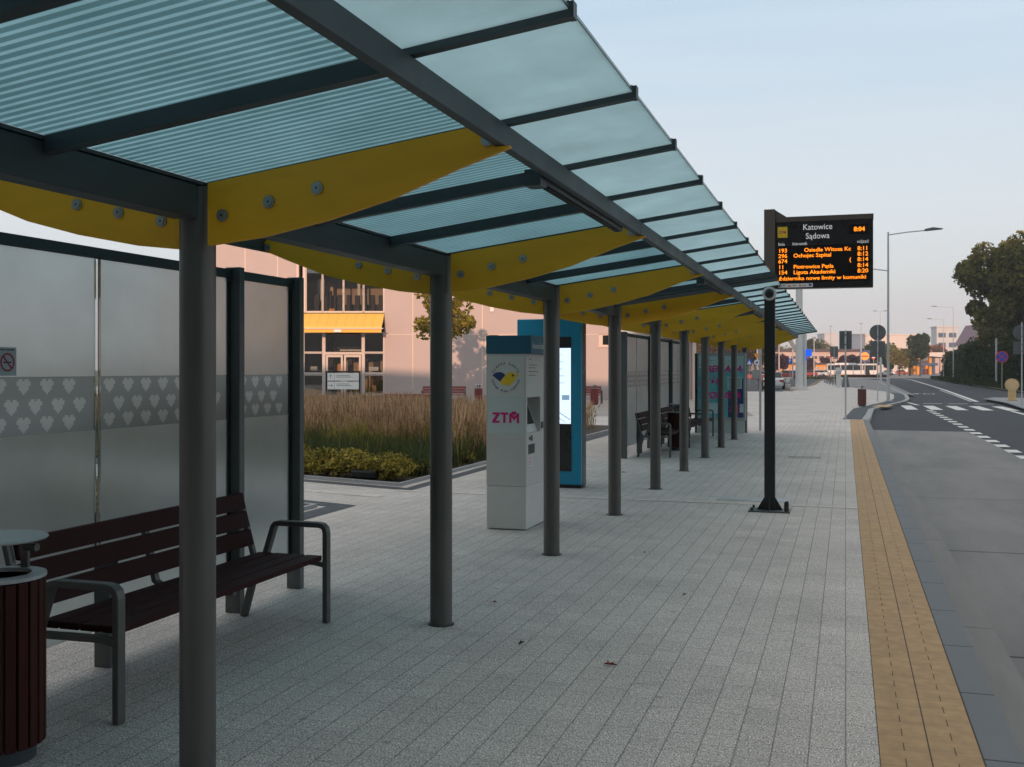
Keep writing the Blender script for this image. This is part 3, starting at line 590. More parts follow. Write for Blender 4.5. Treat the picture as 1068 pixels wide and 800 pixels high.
ns = MB().box(-.078, -.076, 4.295, 4.43, 1.666, 1.812).build('no_smoking_sticker', mat('blue_sticker', (.30, .38, .42), .4), gw)
ng = MB()
cy, cz, rr = 4.368, 1.735, .043
pts = [(-.0745, cy+rr*math.cos(q), cz+rr*math.sin(q)) for q in [i*math.pi/16 for i in range(33)]]
ng.bar(pts, .009, .001, (1, 0, 0), 0)
ng.bar([(-.0742, cy-.028, cz+.03), (-.0742, cy+.028, cz-.03)], .008, .001, (1, 0, 0), 0)
ng.box(-.0752, -.0748, cy-.028, cy+.028, cz-.004, cz+.003, 1)
ng.text('ZAKAZ PALENIA', .014, face_plus_x(-.0755, cy-.005, 1.799), 1)
ng.build('no_smoking_symbol', ['redpr', 'black'], ns)
glass_wall('far frosted glass wall with heart band behind the distant benches and bin', [19.75, 22.52, 25.29, 28.06], 0, [21.13, 23.9, 26.7],
           [(a+.045, a+1.38) for a in (19.75, 22.52, 25.29)]+[(a+1.39, a+2.725) for a in (19.75, 22.52, 25.29)], (WX+.06, 0, 0))
rst = [o for o in COL.objects if o.name.startswith('glass_wall')][-1]
st_ = MB(); pts = [(-.0745, 20.05+.066*math.cos(q), 1.76+.066*math.sin(q)) for q in [i*math.pi/16 for i in range(33)]]; st_.bar(pts, .013, .001, (1, 0, 0), 0); st_.build('no_smoking_symbol', 'redpr', rst)

# ================================================================== BENCHES AND BINS
def make_bench(label, group, L=2.12, wood='wood'):
    t = thing('park_bench', label, 'bench', (0, 0, 0), 0, group)
    h = L/2
    st = MB()
    for i in range(4): x0 = -.20+.122*i; st.box(x0, x0+.112, -h+.03, h-.03, .420, .455)
    st.build('seat', wood, t, bevel=.006)
    bk = MB()
    for z0, z1 in ((.500, .605), (.622, .727), (.744, .849)):
        xa = -.262-(z0-.45)*.25; xb = -.262-(z1-.45)*.25
        bk.add([(xa, -h+.02, z0), (xa+.032, -h+.02, z0), (xb+.032, -h+.02, z1), (xb, -h+.02, z1), (xa, h-.02, z0), (xa+.032, h-.02, z0), (xb+.032, h-.02, z1), (xb, h-.02, z1)],
               [(0, 1, 2, 3), (7, 6, 5, 4), (0, 4, 5, 1), (1, 5, 6, 2), (2, 6, 7, 3), (3, 7, 4, 0)])
    bk.build('backrest', wood, t, bevel=.006)
    for y in (-h, h):
        f = MB()
        f.bar([(.295, y, 0), (.295, y, .60), (.288, y, .632), (.27, y, .648), (.24, y, .654), (-.06, y, .654), (-.085, y, .648), (-.10, y, .63), (-.175, y, .40)], .036, .058)
        f.build('leg', 'castal', t, bevel=.006)
        g_ = MB()
        g_.bar([(-.335, y, 0), (-.30, y, .12), (-.225, y, .40)], .045, .045); g_.bar([(.29, y, .385), (.2, y, .40), (-.2, y, .395), (-.262, y, .43), (-.375, y, .845)], .034, .04)
        g_.build('end_frame', 'castal', t, bevel=.006)
    f = MB().box(-.2, .26, -.02, .02, .395, .418); f.bar([(-.2, 0, .405), (-.272, 0, .45), (-.375, 0, .845)], .03, .04)
    f.build('centre_rib', 'castal', t)
    return t
B0 = make_bench('long dark wooden bench with metal arms, nearest to the viewer by the frosted wall', 'benches under the long canopy')
B0.location = (-3.615, 5.31, 0)
for y, lab in ((21.25, 'distant canopy bench in front of the far glass wall, nearer than the slatted bin'),
               (23.85, 'distant canopy bench just beyond the slatted bin under the canopy'),
               (26.0, 'farthest canopy bench, next to the advertising panel')):
    dup(B0, (-3.50, y, 0), 0, lab)
def make_bin(label, group, r=.19, wood='woodr'):
    t = thing('litter_bin', label, 'litter bin', (0, 0, 0), 0, group)
    MB().lathe([(r*.8, 0), (r*.8, .08)], n=24).build('base', 'steel_d', t, True)
    MB().lathe([(r*.88, .08), (r*.88, .79)], n=24).build('liner', 'black', t, True)
    s_ = MB(); n = 22
    for k in range(n):
        q = 2*math.pi*k/n; T = Matrix.Rotation(q, 4, 'Z'); s_.box(r*.90, r, -r*.115, r*.115, .07, .785, 0, T)
    s_.build('slats', wood, t, bevel=.004)
    MB().lathe([(r+.004, .79), (r+.004, .805), (r*.7, .808), (r*.7, .79)], n=28).build('rim', 'galv', t, True)
    p = MB(); p.box(-.02, .02, r*.78, r*.86, .80, .955); p.tube([(0, r*.8, .90), (.07, r*.8, .90)], .018, 10); p.build('lid_support', 'castal', t)
    MB().box(-.02, .02, -r*.86, -r*.78, .80, .955).build('lid_support', 'castal', t)
    MB().lathe([(r+.005, .955), (r+.012, .962), (r+.005, .97), (.03, .974)], n=28).build('lid', 'galv', t, True)
    return t
bin0 = make_bin('dark slatted round bin with flat metal lid at the near bench end', 'slatted litter bins under the canopy'); bin0.location = (-3.53, 3.72, 0)
dup(bin0, (-3.38, 22.15, 0), 0, 'slatted round bin between distant benches under the far end of the canopy')
bx = make_bin('x', 'x', wood='dred2'); bx.location = (*pos(899, 48), 0); bx['label'] = ( 'red slatted bin standing alone on the open pavement near the street lamp'); bx['group'] = 'slatted litter bins on open pavement'

# ================================================================== TICKET MACHINE
t = thing('ticket_machine', 'pale grey ticket machine with dark teal top and bird logo between canopy columns', 'ticket machine', (-3.42, 11.05, 0))
hx, y0, y1 = .22, -.44, .40
b = MB().box(-hx, hx, y0, y1, .012, .462); b.box(-hx+.03, hx-.03, y0+.03, y1-.03, 0, .012); b.build('plinth', 'whiteb', t, bevel=.006)
b = MB(); b.prism([(-hx, .465), (hx, .465), (hx, 1.13), (hx, 1.86), (-hx, 1.86)], y0, -.40, 'Y'); b.box(-hx, hx, .10, y1, .465, 1.86); b.box(-hx, hx, -.40, .10, .465, 1.02); b.box(-hx, hx, -.40, .10, 1.40, 1.86); b.box(-hx, .04, -.40, .10, 1.02, 1.40)
b.build('body', 'white', t)
b = MB().box(-hx-.004, hx+.055, y0-.006, y1+.004, 1.862, 2.055).build('top_cap', 'teal', t, bevel=.004)
x = MB(); x.text('Automat biletowy', .085, face_plus_x(hx+.056, y0+.05, 1.945), 0, 'LEFT', sx=.9); x.build('lettering', 'wprint', b)
# slanted screen recess on the street side
r = MB(); r.add([(.042, -.40, 1.40), (.042, .10, 1.40), (.19, .10, 1.02), (.19, -.40, 1.02)], [(0, 3, 2, 1)]); r.add([(.0421, -.38, 1.385), (.0421, .08, 1.385), (.155, .08, 1.11), (.155, -.38, 1.11)], [(0, 3, 2, 1)])
for v in range(4, 8): r.v[v] = (r.v[v][0]+.006, r.v[v][1], r.v[v][2]+.003)
r = MB(); r.prism([(.040, 1.40), (.040, 1.02), (.19, 1.02)], -.399, .099, 'Y', 0); r.build('screen_recess', 'sticker', t)
q = MB(); q.add([(.050, -.37, 1.383), (.050, .07, 1.383), (.160, .07, 1.105), (.160, -.37, 1.105)], [(0, 3, 2, 1)]); q.build('touch_screen', 'carglass', t)
q = MB(); q.box(hx, hx+.004, -.36, -.13, .80, .90); q.build('ticket_tray', 'black', t)
q = MB(); q.box(hx, hx+.003, -.36, -.22, .67, .78); q.build('notice', 'wprint', t)
q = MB()
for i in range(6): q.box(hx+.003, hx+.0036, -.345, -.235, .685+.015*i, .690+.015*i)
q.build('notice_print', 'magenta', t)
q = MB()
for i, z in enumerate((1.80, 1.74, 1.71, 1.67, 1.63)): q.box(hx, hx+.001, -.34, -.34+(.1, .3, .24, .34, .26)[i], z, z+.008)
q.build('panel_print', 'steel', t)
q = MB(); q.box(hx, hx+.006, -.34, -.28, .95, .98); q.tube([(hx, -.25, .965), (hx+.01, -.25, .965)], .03, 14); q.box(hx, hx+.012, .12, .3, 1.05, 1.12); q.build('card_slots', 'steel', t, bevel=.002)
# stickers on the near face
yf = y0-.002
MB().box(-.205, .195, yf, y0, 1.408, 1.838).build('upper_sticker', 'sticker', t)
MB().box(-.205, .195, yf, y0, 1.022, 1.404).build('lower_sticker', 'sticker2', t)
U = 1/6.67*.01055/1.03                              # crop unit in metres
lx, lz = -.005, 1.615
def bl(p): return [(lx+(x-190)*U, lz-(y-396)*U) for x, y in p]
lg = MB()
lg.prism(bl([(95, 384), (108, 371), (125, 363), (145, 361), (165, 364), (180, 373), (188, 382), (172, 400), (158, 415), (148, 426), (130, 412), (112, 398)]), yf-.002, yf-.0005, 'Y', 0)
lg.prism(bl([(148, 428), (162, 412), (178, 392), (195, 374), (214, 364), (238, 361), (258, 366), (275, 376), (284, 383), (268, 400), (255, 418), (240, 436), (222, 449), (200, 455), (178, 450), (160, 440)]), yf-.002, yf-.0005, 'Y', 1)
lg.tube([(lx+(243-190)*U, yf-.003, lz+12*U), (lx+(243-190)*U, yf-.002, lz+12*U)], 9*U, 12, 0)
def arctext(mb, s, rad, a0, a1, size, top=True):
    for i, ch in enumerate(s):
        if ch == ' ': continue
        q = R(a0+(a1-a0)*i/(len(s)-1))
        px, pz = lx+rad*math.cos(q), lz+rad*math.sin(q)-.002
        rot = q-R(90) if top else q+R(90)
        mb.text(ch, size, Matrix.Translation((px, yf-.001, pz)) @ Matrix.Rotation(-rot, 4, 'Y') @ Matrix.Rotation(R(90), 4, 'X'), 0, off=.0006)
arctext(lg, 'ŚLĄSKA KARTA', .148, 157, 23, .037)
arctext(lg, 'USŁUG PUBLICZNYCH', .148, 193, 347, .033, False)
lg.build('bird_logo', ['navy', 'yprint'], t)
z = MB(); zz = 1.188
def zp(p): return [(lx+(x-190)*U, zz-(y-662)*U) for x, y in p]
z.prism(zp([(95, 627), (147, 627), (147, 642), (118, 684), (147, 684), (147, 699), (93, 699), (93, 684), (123, 642), (95, 642)]), yf-.002, yf-.0005, 'Y')
z.prism(zp([(153, 627), (208, 627), (208, 642), (189, 642), (189, 699), (172, 699), (172, 642), (153, 642)]), yf-.002, yf-.0005, 'Y')
z.prism(zp([(216, 699), (216, 632), (230, 632), (250, 655), (272, 632), (287, 632), (287, 699), (270, 699), (270, 660), (250, 682), (232, 660), (232, 699)]), yf-.002, yf-.0005, 'Y')
z.prism(zp([(249, 650), (232, 633), (231, 624), (238, 618), (245, 619), (249, 624), (254, 619), (261, 618), (268, 624), (266, 633)]), yf-.0022, yf-.0005, 'Y')
z.build('operator_letters', 'magenta', t)

# ================================================================== INFO TOTEM (cyan, with backlit screen)
t = thing('information_totem', 'cyan blue totem with tall lit screen behind the ticket machine', 'information totem', (-4.06, 14.56, 0))
b = MB(); w = .475
b.box(-w, w, .02, .12, .05, 2.42); b.build('front_case', 'cyan', t, bevel=.012)
MB().box(-w+.01, w+.0, .122, .34, .02, 2.42).build('rear_case', 'darkside', t, bevel=.006)
MB().box(-w+.02, w-.01, .05, .33, 0, .05).build('foot', 'black', t)
s_ = MB().box(-w+.12, w-.14, .012, .022, .245, 2.16).build('screen_bezel', 'boardblk', t)
s2 = MB().box(-w+.125, w-.145, .008, .0125, .92, 2.0).build('lit_screen', 'lcd', s_)
q = MB()
random.seed(3)
for i in range(7): zq = 1.9-.10*i; q.box(.05, .05+random.uniform(.1, .25), .0065, .0078, zq, zq+.008)
q.box(.20, .31, .0065, .0078, 1.26, 1.33); q.bar([(.05, .007, 1.15), (.32, .007, .98)], .012, .001, (0, 1, 0)); q.bar([(.05, .007, 1.08), (.25, .007, .94)], .008, .001, (0, 1, 0))
q.build('screen_graphics', mat('screen_print', (.25, .38, .5), .4, emit=(.25, .4, .55), estr=.5), s_)

# ================================================================== DEPARTURE BOARD
t = thing('departure_board', 'black mast with LED departure board headed Katowice Sądowa', 'departure board', (-.865, 12.98, 0))
MB().box(-.062, .062, -.05, .05, .02, 2.66).build('mast', 'post', t, bevel=.004)
MB().box(-.064, .064, -.06, .06, 2.66, 3.607).build('mast_head', 'postbr', t, bevel=.004)
bp = MB(); bp.box(-.24, .24, -.17, .17, .0, .018)
bp.build('base_plate', 'steel', t, bevel=.003)
f = MB()
for T in (Matrix.Identity(4), Matrix.Rotation(R(90), 4, 'Z')):
    f.prism([(-.15, .018), (.15, .018), (.062, .17), (-.062, .17)], -.006, .006, 'Y', 0, T)
f.build('gusset', 'post', t)
f = MB()
for x in (-.2, .2):
    for y in (-.13, .13): f.tube([(x, y, .018), (x, y, .05)], .014, 8)
f.tube([(.20, -.13, .02), (.20, -.13, .12)], .028, 12); f.tube([(.20, -.13, .12), (.19, -.12, .135)], [.028, .008], 12); f.build('anchor_bolt', 'black', t)
g_ = MB().prism([(.064, 3.60), (.064, 3.44), (.205, 3.44), (.205, 3.505)], -.02, .02, 'Y'); g_.build('head_gusset', 'postbr', t)
case = MB(); case.box(.068, 1.171, -.045, .10, 2.655, 3.445, 0); cs = case.build('board_case', 'boardblk', t, bevel=.004)
MB().box(.205, 1.175, -.05, .10, 3.446, 3.508).build('board_hood', 'boardcase', cs, bevel=.003); MB().box(.068, .205, -.05, .05, 3.446, 3.47).build('hood_return', 'boardcase', cs)
yF = -.0465
def bxz(cxu, row): return (.068+(cxu-205)*.001532, 3.445-row*.00163)
def bbox(x0, x1, r0, r1, y=yF): a = bxz(x0, r0); c = bxz(x1, r1); return (a[0], c[0], y, yF+.002, c[1], a[1])
MB().box(*bbox(222, 900, 172, 440)).build('led_field', 'ledblk', cs); MB().box(*bbox(752, 892, 34, 105)).build('clock_field', 'ledblk', cs)
MB().box(*bbox(222, 296, 33, 112)).build('yellow_badge', 'yprint', cs)
q = MB(); a = bxz(259, 73); q.text('ZTM', .040, face_minus_y(a[0], yF-.001, a[1]), 0, off=.001); q.build('badge_letters', 'magenta', cs)
q = MB()
for s, cxu, row, sz in (('Katowice', 520, 43, .098), ('Sądowa', 520, 108, .098)):
    a = bxz(cxu, row); q.text(s, sz, face_minus_y(a[0], yF-.001, a[1]), 0, off=.0002, sx=.90)
for s, cxu, row in (('linia', 251, 160), ('kierunek', 388, 160), ('odjazd', 850, 158)):
    a = bxz(cxu, row); q.text(s, .055, face_minus_y(a[0], yF-.001, a[1]), 0, off=0, sx=.88)
q.build('stop_name', 'boardtxt', cs)
q = MB(); a = bxz(825, 70); q.text('8:04', .072, face_minus_y(a[0], yF-.001, a[1]), 0, off=.0022); q.build('clock_digits', 'led', cs)
rows = [('193', 'Osiedle Witosa Kc', 420, '8:11', 208), ('296', 'Ochojec Szpital', 340, '8:12', 247), ('674', '(', 752, '8:14', 286), ('11', 'Piotrowice Pętla', 340, '8:14', 328), ('154', 'Ligota Akademiki', 340, '8:20', 368)]
for ln_, dst, xs, tm, row in rows:
    q = MB()
    for s, xx, sz, al in ((ln_, 226, .066, 'LEFT'), (dst, xs, .064, 'LEFT'), (tm, 890, .066, 'RIGHT')):
        a = bxz(xx, row); q.text(s, sz, face_minus_y(a[0], yF-.001, a[1]), 0, al, off=.0010, sx=1.07)
    q.build('led_row', 'led', cs)
q = MB(); a = bxz(232, 412); q.text('ździernika nowe limity w komuniki', .062, face_minus_y(a[0], yF-.001, a[1]), 0, 'LEFT', off=.0010, sx=1.12); q.build('led_row', 'led', cs)
MB().box(*bbox(228, 485, 448, 476)).build('logo_strip', 'wprint', cs)
q = MB(); a = bxz(238, 462); q.box(a[0]-.006, a[0]+.006, yF-.001, yF, a[1]-.014, a[1]+.014, 0); a = bxz(310, 465); q.box(a[0]-.015, a[0]+.02, yF-.001, yF, a[1]-.006, a[1]+.006, 1)
a = bxz(390, 462); q.box(a[0]-.008, a[0]+.008, yF-.001, yF, a[1]-.01, a[1]+.01, 1); a = bxz(465, 460); q.box(a[0]-.016, a[0]+.016, yF-.001, yF, a[1]-.012, a[1]+.012, 2)
for x_ in (265, 345, 420): a = bxz(x_, 462); q.box(a[0]-.02, a[0]+.025, yF-.001, yF, a[1]-.003, a[1]+.003, 3)
q.build('strip_marks', ['black', 'red', 'blue', 'steel'], cs)
c = MB(); c.lathe([(.0, 0), (.0, 0)], n=4)
c = MB(); prof = [(.080, 0), (.082, .03), (.070, .05)]
pts = [(0, -.062-.0, 2.60), (0, -.085, 2.60), (0, -.10, 2.60)]; c.tube(pts, [.082, .083, .070], 24, 0)
co = c.build('camera_housing', 'wprint', t, True)
c = MB(); prof = [(0, -.10+.0, 0)]; rr = .055
c.tube([(0, -.10-rr*.9*math.sin(q), 2.60) for q in [0, .4, .8, 1.2, 1.5]], [rr*math.cos(q) for q in [0, .4, .8, 1.2, 1.5]], 20); c.build('camera_dome', 'carglass', co, True)

# ================================================================== ADVERTISING PANEL
t = thing('advertising_panel', 'poster panel with magenta slogan on cyan at the far end of the canopy', 'advertising panel', (-3.17, 28.45, 0))
MB().box(-.62, .66, -.06, .06, .34, 2.13).build('panel_case', 'galv', t, bevel=.01)
MB().box(-.67, -.621, -.10, .10, .0, 2.12).build('side_profile', 'black', t)
MB().box(-.60, .62, -.04, .04, 0, .338).build('base_skirt', 'sticker2', t)
ad_ = MB(); cyl = [mat('poster_cyan', (.07, .46, .58), .4), mat('poster_pale', (.55, .74, .74), .4), mat('poster_navy', (.035, .06, .19), .4), mat('poster_mid', (.16, .56, .62), .4)]  # poster colours brightened in place of a backlight
yy = -.062
def pr(x0, x1, z0, z1, m, d=0): ad_.box(x0, x1, yy-.001-d, yy, z0, z1, m)
pr(-.57, .60, .42, 2.05, 3)
pr(-.57, .60, 1.72, 2.05, 1, .001); pr(-.57, -.3, .9, 1.5, 0, .001); pr(-.1, .12, .42, 1.45, 0, .001); pr(.2, .60, .42, 1.12, 2, .001); pr(.28, .6, 1.12, 1.45, 2, .0015)
pr(.18, .56, 1.18, 1.50, 1, .002); pr(-.30, -.06, .52, .80, 1, .002); pr(.50, .6, .55, .78, 1, .002)
ad_.build('poster', cyl, t)
q = MB(); sh_ = Matrix(((1, .22, 0, 0), (0, 1, 0, 0), (0, 0, 1, 0), (0, 0, 0, 1)))
for s, x_, z_, al in (('REKLAMA', .57, 1.70, 'RIGHT'), ('KTÓRA', .12, 1.36, 'RIGHT'), ('PORUSZA', .54, 1.00, 'RIGHT'), ('SIĘ', .50, .64, 'RIGHT')):
    q.text(s, .24, face_minus_y(x_, yy-.005, z_) @ sh_, 0, al, off=.008, sx={'KTÓRA': .80, 'SIĘ': .9}.get(s, .88))
q.build('slogan', mat('slogan_magenta', (.80, .02, .26), .5), t)  # magenta brightened for the missing backlight too
q = MB()
for i in range(3): q.box(-.52, -.52+(.35, .2, .28)[i], yy-.004, yy-.003, 1.93-.035*i, 1.94-.035*i)
q.box(-.54, -.44, yy-.004, yy-.003, 1.80, 1.82); 
for i in range(9): q.box(.22, .52, yy-.004, yy-.003, 1.21+.03*i, 1.221+.03*i)
q.build('small_print', 'steel', t)

# ================================================================== POLES, SIGNS, LAMPS
def signpost(label, cat, loc, h, r=.03, name='road_sign', group=None, rz=0):
    t = thing(name, label, cat, (*loc, 0), rz, group); MB().tube([(0, 0, 0), (0, 0, h)], r, 10).build('pole', 'galv', t, True); return t
def backplate(t, w, z0, z1, y=-.04, round_=False, front='wprint'):
    m = MB()
    if round_: m.tube([(0, -y, (z0+z1)/2), (0, -y+.012, (z0+z1)/2)], (z1-z0)/2, 32)
    else: m.prism([(-w/2, z0), (w/2, z0), (w/2, z1), (-w/2, z1)], -y, -y+.012, 'Y')
    o = m.build('sign_plate', 'backgrey', t, bevel=.004)
    c = MB()
    for z in (z0+(z1-z0)*.25, z0+(z1-z0)*.78): c.box(-w*.42, w*.42, -y-.018, -y-.001, z-.012, z+.012); c.box(-.045, .045, -.035, .02, z-.016, z+.016)
    c.build('bracket', 'backgrey', o)
t = signpost('grey back of a rectangular sign on a thin pole at the pavement kerb', 'road sign', (.0, 37.0), 3.0); backplate(t, .40, 2.37, 2.98)
t = signpost('round sign above a square plate seen from behind, on pole left of the lamp', 'road sign', (1.6, 58.2), 4.0); backplate(t, .82, 3.20, 4.02, round_=True); backplate(t, .72, 2.33, 3.16)
t = signpost('smaller rectangular sign back beyond the bench row', 'road sign', pos(870, 104), 4.0); backplate(t, .75, 2.9, 3.95)
t = signpost('round and square sign backs on a pole at the right picture edge', 'road sign', (7.9, 54.5), 3.9); backplate(t, .76, 3.05, 3.8, round_=True); backplate(t, .72, 2.4, 3.0)
t = signpost('no stopping sign, blue with red cross, before the dark hedge', 'road sign', (12.75, 98.6), 3.1)
q = MB(); c_ = (0, -.05, 2.75); q.tube([(0, -.04, 2.75), (0, -.055, 2.75)], .5, 32, 0); q.tube([(0, -.055, 2.75), (0, -.06, 2.75)], .41, 32, 1)
for s in (1, -1): q.bar([(-.27*s, -.062, 2.48), (.27*s, -.062, 3.02)], .07, .004, (0, 1, 0), 0)
q.build('sign_plate', ['red', 'blue'], t, True)
t = signpost('plain thin grey pole with small box, behind the black board mast', 'pole', (-2.25, 29.9), 3.2, .035, 'stop_pole')
MB().box(-.23, -.0, -.10, .02, 1.44, 1.68).build('box', 'galv', t, bevel=.006)
# street lamp
def lamp(label, loc, h, arm, two=False, name='street_lamp', group='street lamps', r=.09):
    t = thing(name, label, 'street lamp', (*loc, 0), 0, group)
    MB().tube([(0, 0, 0), (0, 0, 1.2), (0, 0, 1.22), (0, 0, h)], [r, r, r*.8, r*.5], 14).build('pole', 'galv', t, True)
    MB().box(-.22, .22, -.22, .22, 0, .03).build('base_plate', 'galv', t)
    for i, (dx, z) in enumerate(arm):
        sg = 1 if dx > 0 else -1
        MB().tube([(0, 0, z-.05), (dx*.5, 0, z+.06), (dx, 0, z+.12)], .03, 8).build('arm', 'galv', t, True)
        hd = MB(); hd.prism([(dx-.1*sg, z+.08), (dx+.75*sg, z+.14), (dx+.8*sg, z+.18), (dx+.3*sg, z+.26), (dx-.1*sg, z+.18)], -.13, .13, 'Y'); hd.build('lamp_head', 'steel', t, bevel=.01)
    return t
lamp('tall galvanised street lamp with long arm over the road, at the pavement corner', (2.15, 59.2), 8.95, [(1.9, 8.85), (-1.4, 6.95)])
lamp('lamp post rising out of the hedge on the right, beyond the crossing', (15.6, 173), 11.2, [(-2.4, 11.1)])
lamp('slender lamp farther behind the hedge end, beside the office block', (16.2, 197), 10.4, [(-2.0, 10.3)])
t = signpost('bare grey post at the hedge foot beside the no stopping sign', 'pole', (13.6, 109), 4.6, .09, 'post')

lamp('lamp with twin heads above the roundabout', pos(918, 215), 13.5, [(-.7, 13.4), (.7, 13.4)])
for u, d_, h, lb in ((812.5, 190, 8.5, 'thin pale mast above the white car'), (826.7, 175, 7.0, 'thin pale mast beside the white round pillar'), (790, 150, 9, 'pale mast left of the black board mast'),
                     (866.5, 230, 11, 'pale mast between square sign and pillar'), (898, 240, 12, 'tall pale mast in front of the large hall'), (849, 210, 8, 'short pale mast right of the blue panel'), (902.5, 300, 11, 'thin mast beside the tall mast before the hall')):
    tt = thing('mast', lb, 'mast', (*pos(u, d_), 0), 0, 'slim masts in the distance'); MB().tube([(0, 0, 0), (0, 0, h)], [.14, .09], 10).build('pole', 'galv', tt, True); MB().box(-.35, .35, -.1, .1, h, h+.12).build('lamp_head', 'steel', tt)
# white pillar with blue panel and strut
X, Y = pos(833.5, 86)
t = thing('white_pillar', 'thick white round pillar on a square plinth beyond the canopy end', 'pillar', (X, Y, 0))
MB().lathe([(.30, .22), (.28, 4), (.27, 9.2)], n=28).build('shaft', 'wcol', t, True)
MB().box(-.66, .66, -.5, .5, 0, .24).build('plinth', 'stone', t, bevel=.02)
MB().lathe([(.16, .22), (.16, 6)], (.42, .5, 0), 16).build('side_pipe', 'wcol', t, True)
pn = MB().box(.52, 1.0, -.05, .05, 2.75, 3.30).build('blue_panel', mat('bright_blue', (.0, .10, .75), .4, emit=(.0, .12, .9), estr=.5), t); MB().box(.50, .58, -.05, .05, 2.40, 2.74).build('blue_strip', bpy.data.materials['bright_blue'], t)
MB().bar([(-.25, 0, 3.2), (-.7, 0, 4.0), (-1.6, 0, 4.6)], .35, .3).build('strut', 'trim', t)
for i, (u, v) in enumerate(((825.5, 405.5), (825.5, 399), (826.5, 396))):
    d_ = 1870/(v-385); X, Y = pos(u-4, d_); tag(MB().box(-.22, .22, -.22, .22, .0, .42).build('stone_block', 'stone', loc=(X, Y, 0), bevel=.02), ('nearest', 'middle', 'farthest')[i]+' small white stone block on the brown strip left of the pillar', 'block', 'stone blocks on the strip')
# pale pedestals and the row of benches
t = thing('pedestal', 'white upright pedestal with boxy head at the end of the bench row', 'pedestal', (*pos(874.5, 98), 0)); MB().box(-.2, .2, -.2, .2, 0, 1.25).build('shaft', 'wcol', t, bevel=.01); MB().box(-.32, .26, -.25, .25, 1.25, 1.5).build('head', 'galv', t); MB().box(-.26, .3, -.2, .2, 1.5, 1.85).build('screen', 'wcol', t)
t = thing('pedestal', 'grey tapered pedestal right of the white one', 'pedestal', (*pos(882, 99), 0)); MB().add([(-.35, -.3, 0), (.35, -.3, 0), (.35, .3, 0), (-.35, .3, 0), (-.18, -.15, 1.1), (.18, -.15, 1.1), (.18, .15, 1.1), (-.18, .15, 1.1)], [(3, 2, 1, 0), (4, 5, 6, 7), (0, 1, 5, 4), (1, 2, 6, 5), (2, 3, 7, 6), (3, 0, 4, 7)]).build('shaft', 'steel', t); MB().tube([(0, 0, 1.1), (0, 0, 1.25)], .1, 10).build('cap', 'steel', t)
rb = None
rb0 = make_bench('first bench from the white pedestal in the row on the far pavement', 'row of benches on the far pavement', wood='woodf')  # row benches in plain brown slats
for i, (u, d_) in enumerate(((870, 110), (867, 122), (863.5, 135), (860.5, 150), (857.5, 166))):
    X, Y = pos(u, d_)
    if i == 0: rb0.location = (X, Y, 0); rb0.rotation_euler = (0, 0, R(8))
    else: dup(rb0, (X, Y, 0), R(8), ('first', 'second', 'third', 'fourth', 'last')[i]+' bench from the white pedestal in the row on the far pavement')

# beige bollard on the island
t = thing('traffic_bollard', 'beige plastic traffic bollard with round disc head on the island', 'bollard', (8.55, 62.3, 0))
MB().prism([(-.26, 0), (.26, 0), (.24, .08), (.19, .1), (.19, .75), (-.19, .75), (-.19, .1), (-.24, .08)], -.10, .10, 'Y').build('stem', 'beige', t, bevel=.02)
MB().tube([(0, -.11, .85), (0, .11, .85)], .34, 32).build('disc', 'beige', t, True)
MB().tube([(0, -.122, .85), (0, -.1105, .85)], .27, 32).build('disc_face', mat('beige_face', (.66, .46, .25), .5), t, True)

# manholes, plates, fallen leaves
t = MB().box(-.45, .45, -.18, .18, -.01, .006).build('drain_cover', 'galv', loc=(-1.15, 14.05, 0)); tag(t, 'flat metal drain cover in the paving left of the board mast', 'drain cover')
t = MB(); t.bar([(-.3, -.12, .006), (.3, -.12, .006), (.3, .12, .006), (-.3, .12, .006), (-.3, -.12, .006)], .015, .004, (0, 0, 1)); t = t.build('inspection_cover', 'steel', loc=(-.75, 21.0, 0)); tag(t, 'thin square outline of an inspection cover farther up the pavement', 'manhole cover')
def leafmesh(sz):
    m = MB(); pts = []
    for i in range(12):
        q = i*math.pi/6; r_ = sz*(.5 if i % 2 else 1)*(1.2 if i in (0,) else .9); r_ *= .8; pts.append((r_*math.cos(q), r_*.6*math.sin(q), .008+.35*sz*abs(math.sin(q))*(1 if i % 3 else .3)))
    m.add([(0, 0, .006)]+pts, [(0, i+1, (i+1) % 12+1) for i in range(12)]); return m
M['leafred'] = mat('dry_leaf', (.22, .05, .03), .8); M['leafdk'] = mat('dark_leaf', (.05, .02, .015), .8)
for i, (u, v, s, c_, lb) in enumerate(((636, 694.5, .055, 'leafred', 'red fallen leaf in the middle of the paving'), (543.5, 672, .045, 'leafdk', 'dark fallen leaf between second column and bench'), (516, 629, .035, 'leafred', 'small reddish leaf near the ticket machine'),
        (714, 621, .03, 'leafdk', 'tiny dark scrap on the paving below the mast'), (672, 577, .03, 'leafdk', 'small dark leaf right of the third column'), (650, 493, .05, 'leafdk', 'dry leaf near the fifth column'))):
    d_ = 1870/(v-385); X, Y = pos(u, d_); o = leafmesh(s).build('fallen_leaf', c_, loc=(X, Y, 0)); o.rotation_euler = (0, 0, i*1.3); tag(o, lb, 'leaf', 'fallen leaves on the paving')

